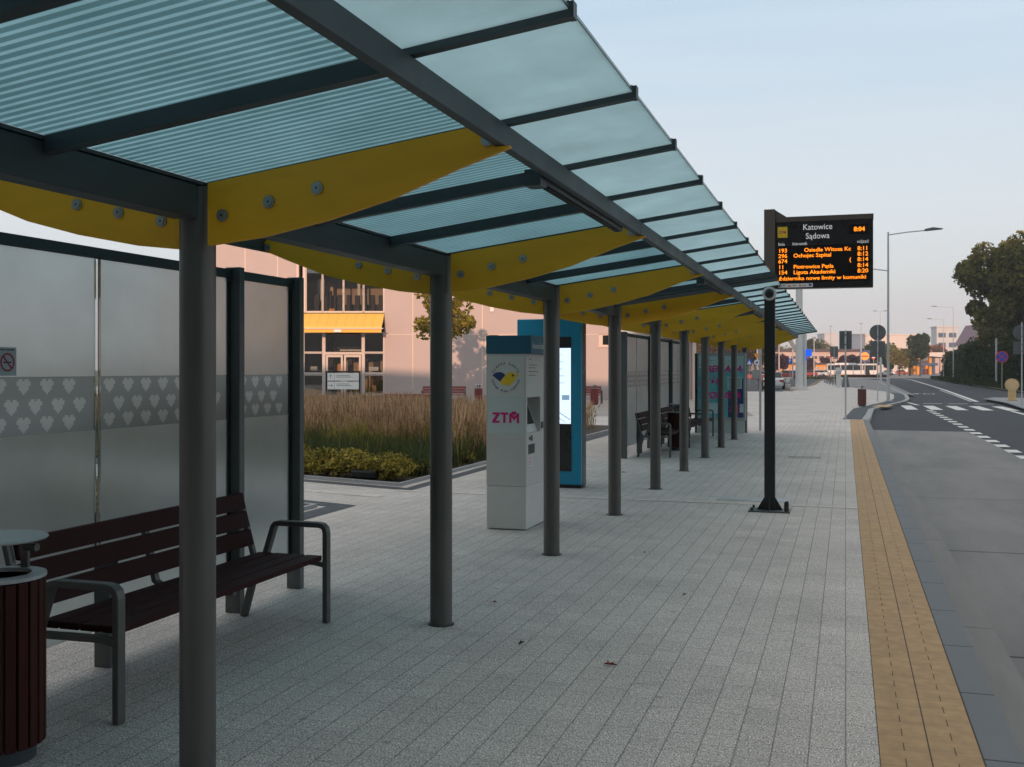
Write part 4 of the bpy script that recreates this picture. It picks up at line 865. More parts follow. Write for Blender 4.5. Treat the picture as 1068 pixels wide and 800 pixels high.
# ================================================================== VEGETATION
def leaves(pts, size, mats, nrm=None, aspect=1.6, seed=0, jitter=.5):
    """one mesh of small 4-sided leaf faces at pts (n,3)"""
    r = np.random.default_rng(seed); n = len(pts)
    a = r.normal(size=(n, 3)); a /= np.linalg.norm(a, axis=1)[:, None]; b = r.normal(size=(n, 3)); b -= (b*a).sum(1)[:, None]*a; b /= np.linalg.norm(b, axis=1)[:, None]
    s = size*(1+jitter*(r.random(n)-.5)*2)[:, None]
    v = np.stack([pts-a*s*aspect*.5, pts+b*s*.42, pts+a*s*aspect*.5, pts-b*s*.42], 1).reshape(-1, 3)
    me = bpy.data.meshes.new('leaves'); me.vertices.add(4*n); me.vertices.foreach_set('co', v.ravel())
    me.loops.add(4*n); me.loops.foreach_set('vertex_index', np.arange(4*n)); me.polygons.add(n); me.polygons.foreach_set('loop_start', np.arange(n)*4); me.polygons.foreach_set('loop_total', np.full(n, 4))
    me.polygons.foreach_set('material_index', r.choice(len(mats), n, p=np.array([.3, .45, .25])[:len(mats)]/sum([.3, .45, .25][:len(mats)])))
    for m in mats: me.materials.append(m)
    me.update(); me.validate(); return me
def clump_points(c, rad, nl, n, seed, lr=.38, flat=1.0):
    """points around nl lobes inside an ellipsoid"""
    r = np.random.default_rng(seed); c = np.array(c); rad = np.array(rad)
    u = r.normal(size=(nl, 3)); u /= np.linalg.norm(u, axis=1)[:, None]; q = r.random(nl)**.45
    cent = c+u*q[:, None]*rad*(1-lr*.7); lrad = lr*(0.6+.8*r.random(nl))
    k = r.integers(0, nl, n); w = r.normal(size=(n, 3)); w /= np.linalg.norm(w, axis=1)[:, None]; rr = (.55+.5*r.random(n)**.6)
    return cent[k]+w*rr[:, None]*lrad[k][:, None]*rad*np.array([1, 1, flat]), cent
def tree(name, label, loc, h, rad, zc, mats, n=5000, leaf=.3, nl=22, seed=1, group=None, trunk=.25, cat='tree', lr=.38, rz=None):
    t = thing(name, label, cat, (*loc, 0), 0, group)
    pts, cent = clump_points((0, 0, zc), rad, nl, n, seed, lr)
    pts = pts[pts[:, 2] > .2]
    me = leaves(pts, leaf, mats, seed=seed); o = bpy.data.objects.new('crown', me); COL.objects.link(o); o.parent = t
    m = MB(); z0 = zc-rad[2]*.3; m.tube([(0, 0, -.1), (.03*h*.3, 0, z0*.5), (0, .05, z0), (.1, 0, zc+rad[2]*.5)], [trunk, trunk*.75, trunk*.6, trunk*.15], 10)
    for i in range(min(nl, 9)):
        c = Vector(cent[i]); b = Vector((0, 0, max(z0*.8, z0-.5))); m.tube([b, b.lerp(c, .5)+Vector((0, 0, .1*rad[2])), c], [trunk*.4, trunk*.25, trunk*.08], 6)
    m.build('trunk', 'bark', t, True)
    return t
# young tree before the facade
X, Y = pos(466, 46)
tree('young_tree', 'young golden green tree half hidden behind the second column, before the building', (X, Y), 6, (1.75, 1.5, 1.9), 4.45, L_gold, 3000, .14, 34, 5, trunk=.06, lr=.19)
# big tree and hedge on the right
tree('roadside_tree', 'tall olive brown tree over the hedge at the right picture edge', (17.5, 122), 17, (6.6, 6, 6.2), 10.6, L_brown, 46000, .27, 90, 11, 'trees above the hedge', .35, lr=.21)
tree('roadside_tree', 'second dense tree behind the tall olive brown one, cut by the frame', (24, 118), 19, (7, 6, 8), 10.8, L_brown, 30000, .30, 80, 12, 'trees above the hedge', .4, lr=.22)
tree('roadside_tree', 'lower part crown of green brown tree over the hedge', (20, 136), 12, (6, 6, 4.5), 6.5, L_brown, 16000, .30, 30, 15, 'trees above the hedge', .3, lr=.32)
pp = []
r_ = np.random.default_rng(4)
for i in range(60):
    y = 92+i*2.05; xx = 15.6+max(0, (y-140)*.03)+r_.uniform(-.3, .3)
    for z_, rr in ((1.2, 1.7), (2.9, 1.5)):
        hh = 1 if y < 175 else .86
        p, _ = clump_points((xx+(z_*.25)+r_.uniform(0, 1), y, z_*hh), (rr, 1.7, 1.5), 5, 620, i*7+int(z_), .6); pp.append(p)
pp = np.concatenate(pp); pp = pp[pp[:, 2] > 0]
t = thing('hedge', 'dark green unclipped hedge along the right side of the road', 'hedge', (0, 0, 0)); o = bpy.data.objects.new('foliage', leaves(pp, .26, L_hedge, seed=8)); COL.objects.link(o); o.parent = t
m = MB()
for i in range(20): y = 93+i*6; m.tube([(16.6+max(0, (y-140)*.03), y, 0), (16.8, y+.2, 3)], [.09, .03], 6)
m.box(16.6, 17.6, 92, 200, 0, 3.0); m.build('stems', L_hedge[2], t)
for i, (x, y, s, lb) in enumerate(((16.2, 106, 2.4, 'rounded dark bush swelling out of the hedge by the bare grey post'), (17.0, 150, 2.6, 'rounded tall dark bush at the middle of the hedge'), (17.6, 176, 2.2, 'domed dark bush near the far hedge end'), (17.8, 192, 1.9, 'last domed bush where the hedge stops'))):
    tree('hedge_bush', lb, (x, y), 5, (s, s, s*1.1), 3.2, L_hedge, 5200, .25, 18, 31+i, 'bushes in the hedge', .12, 'bush', .45)
# verge weeds
gp = np.stack([r_.uniform(12.9, 15.2, 7000), r_.uniform(70, 210, 7000), r_.uniform(0, .35, 7000)], 1); gp[:, 0] += np.maximum(0, gp[:, 1]-140)*.03
o = bpy.data.objects.new('verge_weeds', leaves(gp, .3, L_hedge, seed=3)); COL.objects.link(o); tag(o, 'low weeds on the verge under the hedge', 'weeds', kind='stuff')
# grasses in the bed
def blades(n, area, h0, h1, w, lean, mats, seed, plume=False):
    r = np.random.default_rng(seed); xy = area(r, n); xy = xy[xy[:, 0] < -6.32]; n = len(xy); h = r.uniform(h0, h1, n); a = r.uniform(0, 2*np.pi, n); q = r.uniform(0, 2*np.pi, n); ln = lean*h*r.random(n)
    p = np.c_[xy, np.full(n, .01)]; dx = np.c_[np.cos(a), np.sin(a), np.zeros(n)]*(w/2); l = np.c_[np.cos(q)*ln, np.sin(q)*ln, np.zeros(n)]
    mid = p+l*.35+np.c_[np.zeros((n, 2)), h*.6]; tip = p+l+np.c_[np.zeros((n, 2)), h]
    if plume:
        v = np.stack([p-dx*.35, p+dx*.35, mid+dx*.5, mid-dx*.5, mid-dx*1.7+(tip-mid)*.3, mid+dx*1.7+(tip-mid)*.3, tip+dx*.4, tip-dx*.4], 1).reshape(-1, 3); fpb = 2
    else: v = np.stack([p-dx, p+dx, mid+dx*.8, mid-dx*.8, mid-dx*.8, mid+dx*.8, tip+dx*.1, tip-dx*.1], 1).reshape(-1, 3); fpb = 2
    me = bpy.data.meshes.new('blades'); me.vertices.add(8*n); me.vertices.foreach_set('co', v.ravel()); me.loops.add(8*n); me.loops.foreach_set('vertex_index', np.arange(8*n))
    me.polygons.add(2*n); me.polygons.foreach_set('loop_start', np.arange(2*n)*4); me.polygons.foreach_set('loop_total', np.full(2*n, 4)); me.polygons.foreach_set('material_index', np.repeat(r.choice(3, n, p=[.35, .4, .25]), 2))
    for m_ in mats: me.materials.append(m_)
    me.update(); me.validate(); return me
def front_y(x): return 14.15+(-6.21-x)*.309          # the bed's near edge
def area(y0, y1, x0=-23, x1=-6.5, tuft=.0, ntuft=400):
    def f(r, n):
        if tuft:
            tx = r.uniform(x0, x1, ntuft); ty = front_y(tx)+r.uniform(y0, y1, ntuft); k = r.integers(0, ntuft, n); return np.c_[tx[k]+r.normal(0, tuft, n), ty[k]+r.normal(0, tuft, n)]
        x = r.uniform(x0, x1, n); return np.c_[x, front_y(x)+r.uniform(y0, y1, n)]
    return f
def stuff(name, me, label, cat): o = bpy.data.objects.new(name, me); COL.objects.link(o); return tag(o, label, cat, kind='stuff')
stuff('green_grass', blades(26000, area(1.2, 4.6, -17, -6.5, .26, 190), .20, .60, .014, .8, L_blade, 1), 'dark green arching grass behind the yellow shrubs', 'grass')
stuff('feather_grass', blades(30000, area(3.2, 11, -21, -6.6, .22, 330), .40, 1.12, .013, .35, L_straw, 2, True), 'tall straw coloured feather grass in the planting bed', 'grass')
stuff('tawny_undergrowth', blades(16000, area(2.2, 15, -22, -6.6, .3, 300), .3, .85, .02, .6, L_gold, 6), 'tawny leafy undergrowth between the tall grasses', 'grass')
stuff('corner_grass', blades(9000, lambda r, n: np.c_[r.uniform(-9.5, -7.0, n), r.uniform(18, 30.5, n)], .3, .8, .015, .5, L_straw, 9, True), 'thin straw grass along the right side of the bed', 'grass')
def shrub(loc, s, seed, label, mats=L_shrub, group='low yellow green shrubs along the bed edge', n=1500):
    t = thing('low_shrub', label, 'shrub', (*loc, 0), 0, group); pts, c = clump_points((0, 0, s*.28), (s*.60, s*.52, s*.30), 12, n, seed, .5); pts = pts[pts[:, 2] > .01]
    o = bpy.data.objects.new('foliage', leaves(pts, .042, mats, seed=seed)); COL.objects.link(o); o.parent = t
    m = MB()
    for i in range(7): q = i*.9; m.tube([(0, 0, 0), (.2*s*math.cos(q), .2*s*math.sin(q), s*.3), (.38*s*math.cos(q), .36*s*math.sin(q), s*.55)], [.012, .008, .003], 5)
    m.build('stems', 'bark', t)
ords = ['first', 'second', 'third', 'fourth', 'fifth', 'sixth', 'seventh', 'eighth', 'ninth', 'tenth', 'eleventh', 'twelfth', 'thirteenth', 'fourteenth', 'fifteenth', 'sixteenth']
r_ = random.Random(5)
k = 0
for i in range(16):
    x = -6.65-.62*i; y = front_y(x)+.42+r_.uniform(-.05, .1)
    shrub((x, y), r_.uniform(.62, .80), 60+i, ords[i]+' low yellow green shrub from the bed corner along its front edge')
for i in range(10):
    x = -6.9-.9*i; y = front_y(x)+1.05+r_.uniform(-.1, .1)
    shrub((x, y), r_.uniform(.55, .72), 90+i, ords[i]+' shrub in the second row counted from the right side of the bed', group='second row of shrubs in the bed')
for i in range(8): shrub((-6.6+r_.uniform(-.1, .1), 15.6+1.1*i), r_.uniform(.38, .55), 120+i, ords[i]+' small shrub along the right side of the bed counted from its near corner', [L_blade[0], L_shrub[1], L_shrub[2]], 'shrubs on the right side of the bed', 900)
bz = MB().box(-.22, .22, -.12, .12, 0, .14).build('ground_light', 'black', loc=(-7.0, 14.75, .02), bevel=.03); tag(bz, 'small black box lying between shrubs at the bed corner', 'ground light')
for i in range(9): shrub((-7.2-r_.uniform(0, 4), 5+.8*i), .7, 150+i, ords[i]+' shrub in the bed behind the near glass wall, from the viewer', group='shrubs behind the near glass wall', n=700)

# ================================================================== BUILDING
FD = 58.0
def fp(u): return (u-534)/FPX*FD
def fz(v): return CAMH+(385-v)*FD/FPX
bX, bY = far(0, FD)
bld = thing('station_building', 'beige panelled building with yellow awning over a glazed entrance', 'building', (bX, bY, 0), CAM_YAW)
xl, xa, xb, xr = fp(206), fp(311), fp(401), fp(652); ztop = 8.9
w = MB(); w.box(xl, xa, 0, .3, 0, ztop); w.box(xb, xr, 0, .3, 0, ztop) if False else None
# right wall with two window openings
wins = [(fp(505.5), fp(521), fz(361), fz(348.5)), (fp(624.5), fp(640), fz(361), fz(348.8))]
w.box(xb, xr, 0, .3, 0, wins[0][2]); w.box(xb, xr, 0, .3, wins[0][3], ztop)
xs = [xb]+[q for ww in wins for q in ww[:2]]+[xr]
for a, b in ((xb, wins[0][0]), (wins[0][1], wins[1][0]), (wins[1][1], xr)): w.box(a, b, 0, .3, wins[0][2], wins[0][3])
w.box(xa, xb, 0, .3, 8.0, ztop)
w.box(xl, xl+.3, .3, 18, 0, ztop); w.box(xr-.3, xr, .3, 18, 0, ztop); w.box(xl, xr, 18, 18.3, 0, ztop)
w.build('wall', 'facade', bld)
MB().box(xl-.05, xr+.05, -.05, 18.35, ztop, ztop+.25).build('roof', 'roofd', bld)
j = MB()
for u in (220, 255.5, 289.5): j.box(fp(u)-.03, fp(u)+.03, -.006, .0, 0, ztop)
for u in (430.5, 503, 575): j.box(fp(u)-.03, fp(u)+.03, -.006, .0, .6, ztop)
for v in (348.7,): j.box(xb, fp(505), -.005, 0, fz(v)-.02, fz(v)+.02); j.box(fp(521), fp(624), -.005, 0, fz(v)-.02, fz(v)+.02); j.box(fp(641), xr, -.005, 0, fz(v)-.02, fz(v)+.02)
j.build('panel_joints', 'trim', bld)
MB().box(fp(309.5), fp(312), -.12, .3, 0, 8.6).build('pilaster', 'trim', bld); MB().box(fp(316), fp(319), -.08, .3, 4.8, 8.6).build('pilaster', 'trim', bld)
for a, b, z0, z1 in wins:
    f = MB(); f.box(a, b, .02, .10, z0, z0+.07); f.box(a, b, .02, .10, z1-.05, z1); f.box(a, a+.22, .02, .10, z0+.07, z1-.05); f.box(b-.05, b, .02, .10, z0+.07, z1-.05)
    fo = f.build('window', 'trim', bld); MB().box(a+.22, b-.05, .05, .06, z0+.07, z1-.05).build('glass', 'carglass', fo)
    MB().box(a-.06, b+.06, -.05, .02, z0-.06, z0).build('sill', 'trim', fo)
MB().box(fp(513)-.09, fp(513)+.1, -.09, 0, fz(325), fz(318.5)).build('wall_lamp', 'wprint', bld)
# upper windows
mull = [319, 336.5, 358.3, 379.2, 400.5]
for a, b in zip(mull[:-1], mull[1:]):
    a, b = fp(a), fp(b); f = MB(); z0, z1 = fz(326.3), 8.0
    f.box(a-.04, a+.05, -.02, .1, z0, z1); f.box(b-.05, b+.03, -.02, .1, z0, z1); f.box(a+.05, b-.05, -.02, .1, z0, z0+.10); f.box(a+.05, b-.05, -.02, .1, z1-.1, z1)
    fo = f.build('window', 'frame', bld); MB().box(a+.05, b-.05, .04, .05, z0+.1, z1-.1).build('glass', 'pane', fo)
# awning
a, b = fp(316), fp(400.8); z1, z0 = fz(327), fz(343)
aw = MB(); aw.prism([(0.0, z1), (0, z1-.12), (-1.25, z0-.05), (-1.25, z0+.08)], a, b, 'X', 0); awo = aw.build('awning', 'awn', bld)
s_ = MB()
for i in range(1, 9): x_ = a+(b-a)*i/9; s_.add([(x_-.012, -.0, z1+.006), (x_+.012, 0, z1+.006), (x_+.012, -1.25, z0+.088), (x_-.012, -1.25, z0+.088)], [(0, 3, 2, 1)])
s_.build('awning_seams', 'awn2', awo)
MB().box(a, b, -1.28, -1.20, fz(347.6), z0-.05).build('awning_fascia', 'awn2', awo); MB().box(a, b+.1, -1.32, -1.255, z0-.06, z0+.0).build('awning_gutter', 'frame', awo)
MB().box(fp(352.5), fp(360), -1.34, -1.29, fz(347.3), fz(344.6)).build('exit_lamp', 'wprint', awo)
# ground floor glazing
rowsz = [(0.35, 1.35), (1.52, 2.55), (2.66, fz(347.6))]; cols = [316, 337.5, 379, 401]
for ci, (a, b) in enumerate(zip(cols[:-1], cols[1:])):
    a, b = fp(a), fp(b)
    if ci == 1:
        f = MB(); f.box(a, a+.1, 0, .1, 0, 3.7); f.box(b-.1, b, 0, .1, 0, 3.7); f.box(a+.1, b-.1, 0, .1, 2.5, 2.64); f.box(a+.1, b-.1, 0, .1, 0, .08)
        fo = f.build('window', 'frame', bld); MB().box(a+.1, b-.1, .045, .055, 2.64, 3.7).build('glass', 'pane', fo)
        mid = (a+b)/2
        for q0, q1 in ((a+.13, mid-.03), (mid+.03, b-.13)):
            dd = MB(); dd.box(q0, q0+.11, -.02, .05, .1, 2.48); dd.box(q1-.11, q1, -.02, .05, .1, 2.48); dd.box(q0+.11, q1-.11, -.02, .05, .1, .25); dd.box(q0+.11, q1-.11, -.02, .05, 2.36, 2.48)
            do = dd.build('door', 'frame', bld); MB().box(q0+.11, q1-.11, .01, .018, .25, 2.36).build('glass', 'pane', do); MB().tube([(q1-.16 if q0 < mid-.5 else q0+.16, -.06, .9), (q1-.16 if q0 < mid-.5 else q0+.16, -.06, 1.5)], .02, 8).build('handle', 'bolt', do)
    else:
        for z0, z1 in rowsz:
            f = MB(); f.box(a, b, 0, .1, z0-.09, z0); f.box(a, b, 0, .1, z1, z1+.06); f.box(a, a+.08, 0, .1, z0, z1); f.box(b-.08, b, 0, .1, z0, z1)
            fo = f.build('window', 'frame', bld); MB().box(a+.08, b-.08, .045, .055, z0, z1).build('glass', 'pane', fo)
# interior rooms with simple furniture
a, b = fp(312), fp(401)
rm = MB(); rm.box(a-2, b+3, 7, 7.1, 0, 8.3); rm.box(a-2, b+3, .32, 7, 4.2, 4.5); rm.box(a-2, b+3, .32, 7, 8.1, 8.2); rm.box(a-2.1, a-2, .32, 7, 0, 8.2); rm.box(b+3, b+3.1, .32, 7, 0, 8.2); rm.build('interior_walls', 'interior', bld)
rm = MB(); rm.box(a, b, .4, 7, .01, .05); rm.box(fp(325), fp(331), 5, 5.5, 0, 3.6); rm.box(fp(351), fp(356), 4, 4.3, 0, 2.3); rm.box(fp(366), fp(376), 3, 3.3, 1.4, 2.3); rm.box(fp(383), fp(390), 2.5, 2.8, 1.6, 2.2)
rm.box(fp(385), fp(399), 3.0, 3.6, .1, 1.1); rm.box(fp(320), fp(400), 2.4, 3.2, 4.5, 5.4); rm.box(fp(338), fp(341), 1.4, 1.7, 4.5, 6.1)
for i in range(9): q = fp(322+i*8.5); rm.box(q, q+.25, 1.6+.2*(i % 3), 1.9+.2*(i % 3), 4.9, 5.9)
rm.build('furniture', 'intdark', bld)
rm = MB(); rm.box(fp(316), fp(336), .6, 1.2, .05, .62); rm.box(fp(339), fp(345), 1.2, 1.5, 4.85, 5.1); rm.box(fp(347), fp(352), 1.6, 1.7, 1.5, 2.0); rm.box(fp(369), fp(373), 1.4, 1.5, 1.6, 1.95); rm.build('yellow_furniture', 'orange', bld)
rm = MB(); rm.box(fp(323), fp(330), .25, .3, 1.62, 1.85); rm.box(fp(384), fp(394), .25, .3, 1.6, 1.82); rm.box(fp(359), fp(362), 5, 5.1, 4.9, 7.4); rm.box(fp(321), fp(328), 3, 3.1, 5.6, 6.9); rm.box(fp(341), fp(370), 3.4, 3.5, 2.75, 3.0); rm.build('notices', 'wprint', bld)
# grey wing
wg = thing('grey_annex', 'lower grey wing at the right end of the panelled building', 'building', (*far(0, FD+.8), 0), CAM_YAW)
MB().box(fp(652.5), fp(724), .0, 14, 0, fz(352.5)).build('wall', 'facade', wg); MB().box(fp(652.5), fp(728), -.3, 14.2, fz(352.4), fz(346.5)).build('roof', 'facadeg', wg); MB().box(fp(724.2), fp(728), -.25, .4, 0, fz(353)).build('pilaster', 'trim', wg)
# forecourt furniture
t = thing('direction_sign', 'dark framed direction sign with two white boards before the glazed entrance', 'sign', (*far(fp(358)*44/58, 44), 0), CAM_YAW)
sW = .72
f = MB(); f.box(-sW, -sW+.06, -.03, .03, 0, 1.62); f.box(sW-.06, sW, -.03, .03, 0, 1.62); f.box(-sW+.06, sW-.06, -.03, .03, 1.56, 1.62); f.build('frame', 'black', t)
for z0, z1 in ((1.22, 1.54), (.86, 1.18)):
    bo = MB().box(-sW+.065, sW-.065, -.035, -.01, z0, z1).build('board', 'wprint', t)
    q = MB(); zc = (z0+z1)/2; q.box(-.37, -.36, -.0365, -.0352, z0+.02, z1-.02)
    if z0 > 1: q.bar([(-.52, -.036, zc-.09), (-.52, -.036, zc+.08)], .02, .001); q.bar([(-.57, -.036, zc+.03), (-.52, -.036, zc+.08), (-.47, -.036, zc+.03)], .02, .001)
    else: q.bar([(-.60, -.036, zc), (-.44, -.036, zc)], .02, .001); q.bar([(-.49, -.036, zc+.05), (-.44, -.036, zc), (-.49, -.036, zc-.05)], .02, .001)
    for i, (l, z) in enumerate(((.55, zc+.05), (.62, zc-.02))): q.box(-.28, -.28+l, -.0365, -.0352, z, z+.02)
    q.build('board_print', 'steel', bo)
fb0 = make_bench('red slatted bench against the beige wall behind the second column', 'benches by the building', wood='dred')
for i, (u, d_, lb) in enumerate(((463, 52, 'red slatted bench against the beige wall behind the second column'), (605, 52, 'red bench against the beige wall behind the cyan totem'))):
    X, Y = pos(u, d_)
    if i == 0: fb0.location = (X, Y, 0); fb0.rotation_euler = (0, 0, CAM_YAW-R(90))
    else: dup(fb0, (X, Y, 0), CAM_YAW-R(90), lb)
fn0 = make_bin('red slatted bin by the beige wall left of the ticket machine', 'slatted bins by the building', wood='dred')
for i, (u, lb) in enumerate(((499, 'red slatted bin by the beige wall left of the ticket machine'), (620, 'red slatted bin by the wall right of the cyan totem'))):
    X, Y = pos(u, 50)
    if i == 0: fn0.location = (X, Y, 0)
    else: dup(fn0, (X, Y, 0), 0, lb)
t = thing('low_wall_seat', 'low dark red slatted seat along the wall right of the entrance', 'bench', (*far(fp(427)*53/58, 53), 0), CAM_YAW); MB().box(-1.25, 1.25, -.25, .25, .38, .45).build('seat', 'dred', t, bevel=.01); MB().box(-1.2, 1.2, -.27, -.252, .02, .375).build('front_slats', 'dred', t); MB().box(-1.1, 1.1, -.2, .2, 0, .375).build('base', 'intdark', t)
fo_ = MB(); bxx = [far(fp(300), 38), far(fp(700), 38), far(fp(760), 58), far(fp(230), 58)]; fo_.poly(bxx, .005); struct(fo_.build('forecourt', paving('forecourt_pavers', (.34, .31, .28), (.30, .28, .26), (.14, .13, .12), .3, .3, .01, .1)))

# ================================================================== VEHICLES
def car(name, label, loc, rz, paint, group=None):
    t = thing(name, label, 'car', (*loc, 0), rz, group)       # length along Y, rear faces -Y
    b = MB(); out = [(-2.2, .28), (-2.25, .55), (-2.2, .88), (-1.75, .98), (1.0, .95), (2.0, .80), (2.2, .55), (2.15, .28)]
    b.prism([(y, z) for y, z in out], -.84, .84, 'X'); b.build('body', paint, t, bevel=.09)
    c = MB(); lo = [(-1.75, .97), (-1.2, 1.42), (.35, 1.43), (1.1, .96)]; n = 4
    vs = [(x, y, z) for x in (-1, 1) for y, z in lo]; vs = [(x*(.76 if z < 1.2 else .60), y, z) for x, y, z in vs]
    c.add(vs, [(3, 2, 1, 0), (4, 5, 6, 7), (0, 1, 5, 4), (1, 2, 6, 5), (2, 3, 7, 6), (3, 0, 4, 7)]); c.build('cabin_glass', 'carglass', t, bevel=.04)
    MB().box(-.60, .60, -1.22, .36, 1.41, 1.46).build('roof', paint, t, bevel=.03)
    for x in (-.82, .82):
        for y in (-1.35, 1.35): MB().tube([(x-.09, y, .31), (x+.09, y, .31)], .31, 20).build('wheel', 'tyre', t, True)
        MB().box(x*.86-.17, x*.86+.17, -2.27, -2.2, .64, .80).build('tail_lamp', 'lamp', t)
        MB().box(x*.86-.17, x*.86+.17, 2.12, 2.2, .56, .70).build('headlight', 'sticker', t)
    MB().box(-.82, .82, -2.30, -2.2, .30, .50).build('bumper', paint, t, bevel=.02); MB().box(-.26, .26, -2.30, -2.24, .66, .78).build('number_plate', 'wprint', t)
    return t
car('parked_car', 'white saloon car parked beyond the black board mast, rear towards the viewer', pos(807, 90), R(2), 'carw')
for i, (u, d_, rz, p, lb) in enumerate(((733, 125, 85, 'carg', 'grey car in the car park left of the advertising panel'), (781, 150, 95, 'carr', 'red car in the far car park beside the last canopy column'), (787.5, 165, 90, 'carw', 'pale car beyond the box on the thin pole'),
        (822, 185, 80, 'carr', 'small dark red car in the distance left of the pillar'), (842, 235, 88, 'carr', 'red car on the far road right of the pillar'), (848, 250, 92, 'carw', 'pale car on the far road beyond the pavement'),
        (925, 300, 90, 'carw', 'white car passing behind the roundabout'), (938, 310, 90, 'carr', 'red car near the forecourt beyond the roundabout'), (818, 240, 90, 'carw', 'white car in the sunlit yard left of the pillar'), (830, 245, 88, 'carg', 'dark car in the sunlit yard behind the pillar'), (853, 240, 85, 'carw', 'white car in sun between pillar and benches'), (856, 262, 95, 'carg', 'grey car in sun beyond the bench row'))):
    car('parked_car', lb, pos(u, d_), R(rz), p, 'distant cars')
# bus
bx_, by_ = pos(887.5, 262)
t = thing('bus', 'white bus with dark windows crossing beyond the pavement', 'bus', (bx_, by_, 0), R(10))
MB().box(-5.9, 5.9, -1.25, 1.25, .35, 1.45).build('lower_body', 'carw', t, bevel=.08); MB().box(-5.9, 5.88, -1.24, 1.24, 2.65, 3.05).build('roof', 'carw', t, bevel=.12)
MB().box(-5.85, 5.85, -1.20, 1.20, 1.45, 2.65).build('window_band', 'carglass', t)
for x in (-5.8, -2.7, .3, 2.6): MB().box(x-.08, x+.08, -1.23, 1.23, 1.45, 2.65).build('pillar', 'carw', t)
for x in (-3.4, 3.9):
    for y in (-1.15, 1.15): MB().tube([(x, y-.12, .48), (x, y+.12, .48)], .48, 20).build('wheel', 'tyre', t, True)
MB().box(-4, 1, -.8, .8, 3.05, 3.25).build('roof_unit', 'carw', t); MB().box(3.2, 4.2, -1.26, -1.2, .4, 2.6).build('door', 'carglass', t)

# ================================================================== FAR BUILDINGS, TREES AND SIGNS
def block(name, label, u0, u1, d_, h, m, rm='roofd', deep=12, cat='building', roofh=.5, wins=None, wm='offwin'):
    t = thing(name, label, cat, (*far(0, d_), 0), CAM_YAW); a, b = (u0-534)/FPX*d_, (u1-534)/FPX*d_
    MB().box(a, b, 0, deep, 0, h).build('wall', m, t); MB().box(a-.3, b+.3, -.3, deep+.3, h, h+roofh).build('roof', rm, t)
    if wins:
        nx, rows = wins
        for z0, z1 in rows:
            for i in range(nx):
                x0 = a+(b-a)*(i+.15)/nx; x1 = a+(b-a)*(i+.85)/nx; MB().box(x0, x1, -.06, 0, z0, z1).build('window', wm, t)
    return t
block('low_shop', 'long low pink rendered building far behind the bus and pillar', 795, 897, 300, 6.6, 'pink', wins=(14, ((2.6, 3.6), (4.6, 5.4))), deep=15, roofh=.8, wm='roofd')
block('low_shop', 'small flat red shop front glowing in sun below the pink building', 806, 884, 284, 2.9, 'orange', 'roofd', 6, roofh=.4, wins=(9, ((.6, 2.3),)), wm='pink')
block('warehouse_hall', 'large white windowless hall on the skyline', 902, 957, 400, 14.6, 'hallw', 'hallw', 10, roofh=.4, wins=(6, ((8.6, 9.3),)), wm='teald')
block('warehouse_hall', 'blue grey end of a large hall left of the white one', 887, 901.6, 398, 14.6, 'hallb', 'hallb', 8, roofh=.4)
block('tower_block', 'pale hazy tower block on the left skyline', 860, 866, 640, 23, 'office', 'office', 15, roofh=.5); block('tower_block', 'second pale hazy tower block, behind the sign back', 867, 874, 660, 24, 'office', 'office', 15, roofh=.5)
t = block('office_block', 'blue and white banded office block above the hedge', 977, 999, 450, 19.5, 'office', 'office', 6, roofh=.5, wins=(2, ((3, 5), (7, 9), (11, 13), (15.2, 17.2))))
t = thing('house', 'house with purple grey roof under the olive tree', 'house', (*pos(1029, 230), 0), CAM_YAW); MB().box(-3, 5, 0, 8, 0, 7).build('wall', 'block', t); MB().prism([(-3.6, 7), (5.6, 7), (5.6, 7.2), (-1, 11.5)], -.4, 8.4, 'Y').build('roof', mat('plum_roof', (.20, .14, .17), .8), t)
t = thing('house', 'small house with red roof between round tree and hedge', 'house', (*pos(977, 420), 0), CAM_YAW); MB().box(-4, 4, 0, 8, 0, 8).build('wall', 'pink', t); MB().prism([(-4.6, 8), (4.6, 8), (2.6, 11.2), (-3.6, 11.2)], -.4, 8.4, 'Y').build('roof', 'roofr', t)
# filling station
t = thing('filling_station', 'filling station with pale canopy and orange shop beyond the roundabout', 'filling station', (*far(0, 330), 0), CAM_YAW)
a, b = (949-534)/FPX*330, (980-534)/FPX*330
MB().prism([(a, 6.9), (b+2, 6.9), (b+2, 5.2), (a+2, 6.0)], -3, 8, 'Y').build('canopy', 'hallw', t); MB().box(a+2, b+1, 9, 16, 0, 4.4).build('shop', 'orange', t)
for x in (a+3, b-2.5): MB().box(x, x+.9, -.5, .5, 0, 6).build('pillar', 'offwin', t); MB().box(x-1.0, x-.2, -.6, .4, .0, 5.5).build('price_column', 'orange', t)
MB().box(a+5, b-3, 1, 3, 0, 1.8).build('pumps', 'dred', t); MB().box(a-4, a-1, -1, 0, .8, 2.6).build('sign_box', 'wprint', t); MB().box(a-1, a+8, -2, -1.8, 2.8, 3.6).build('beam', 'offwin', t)
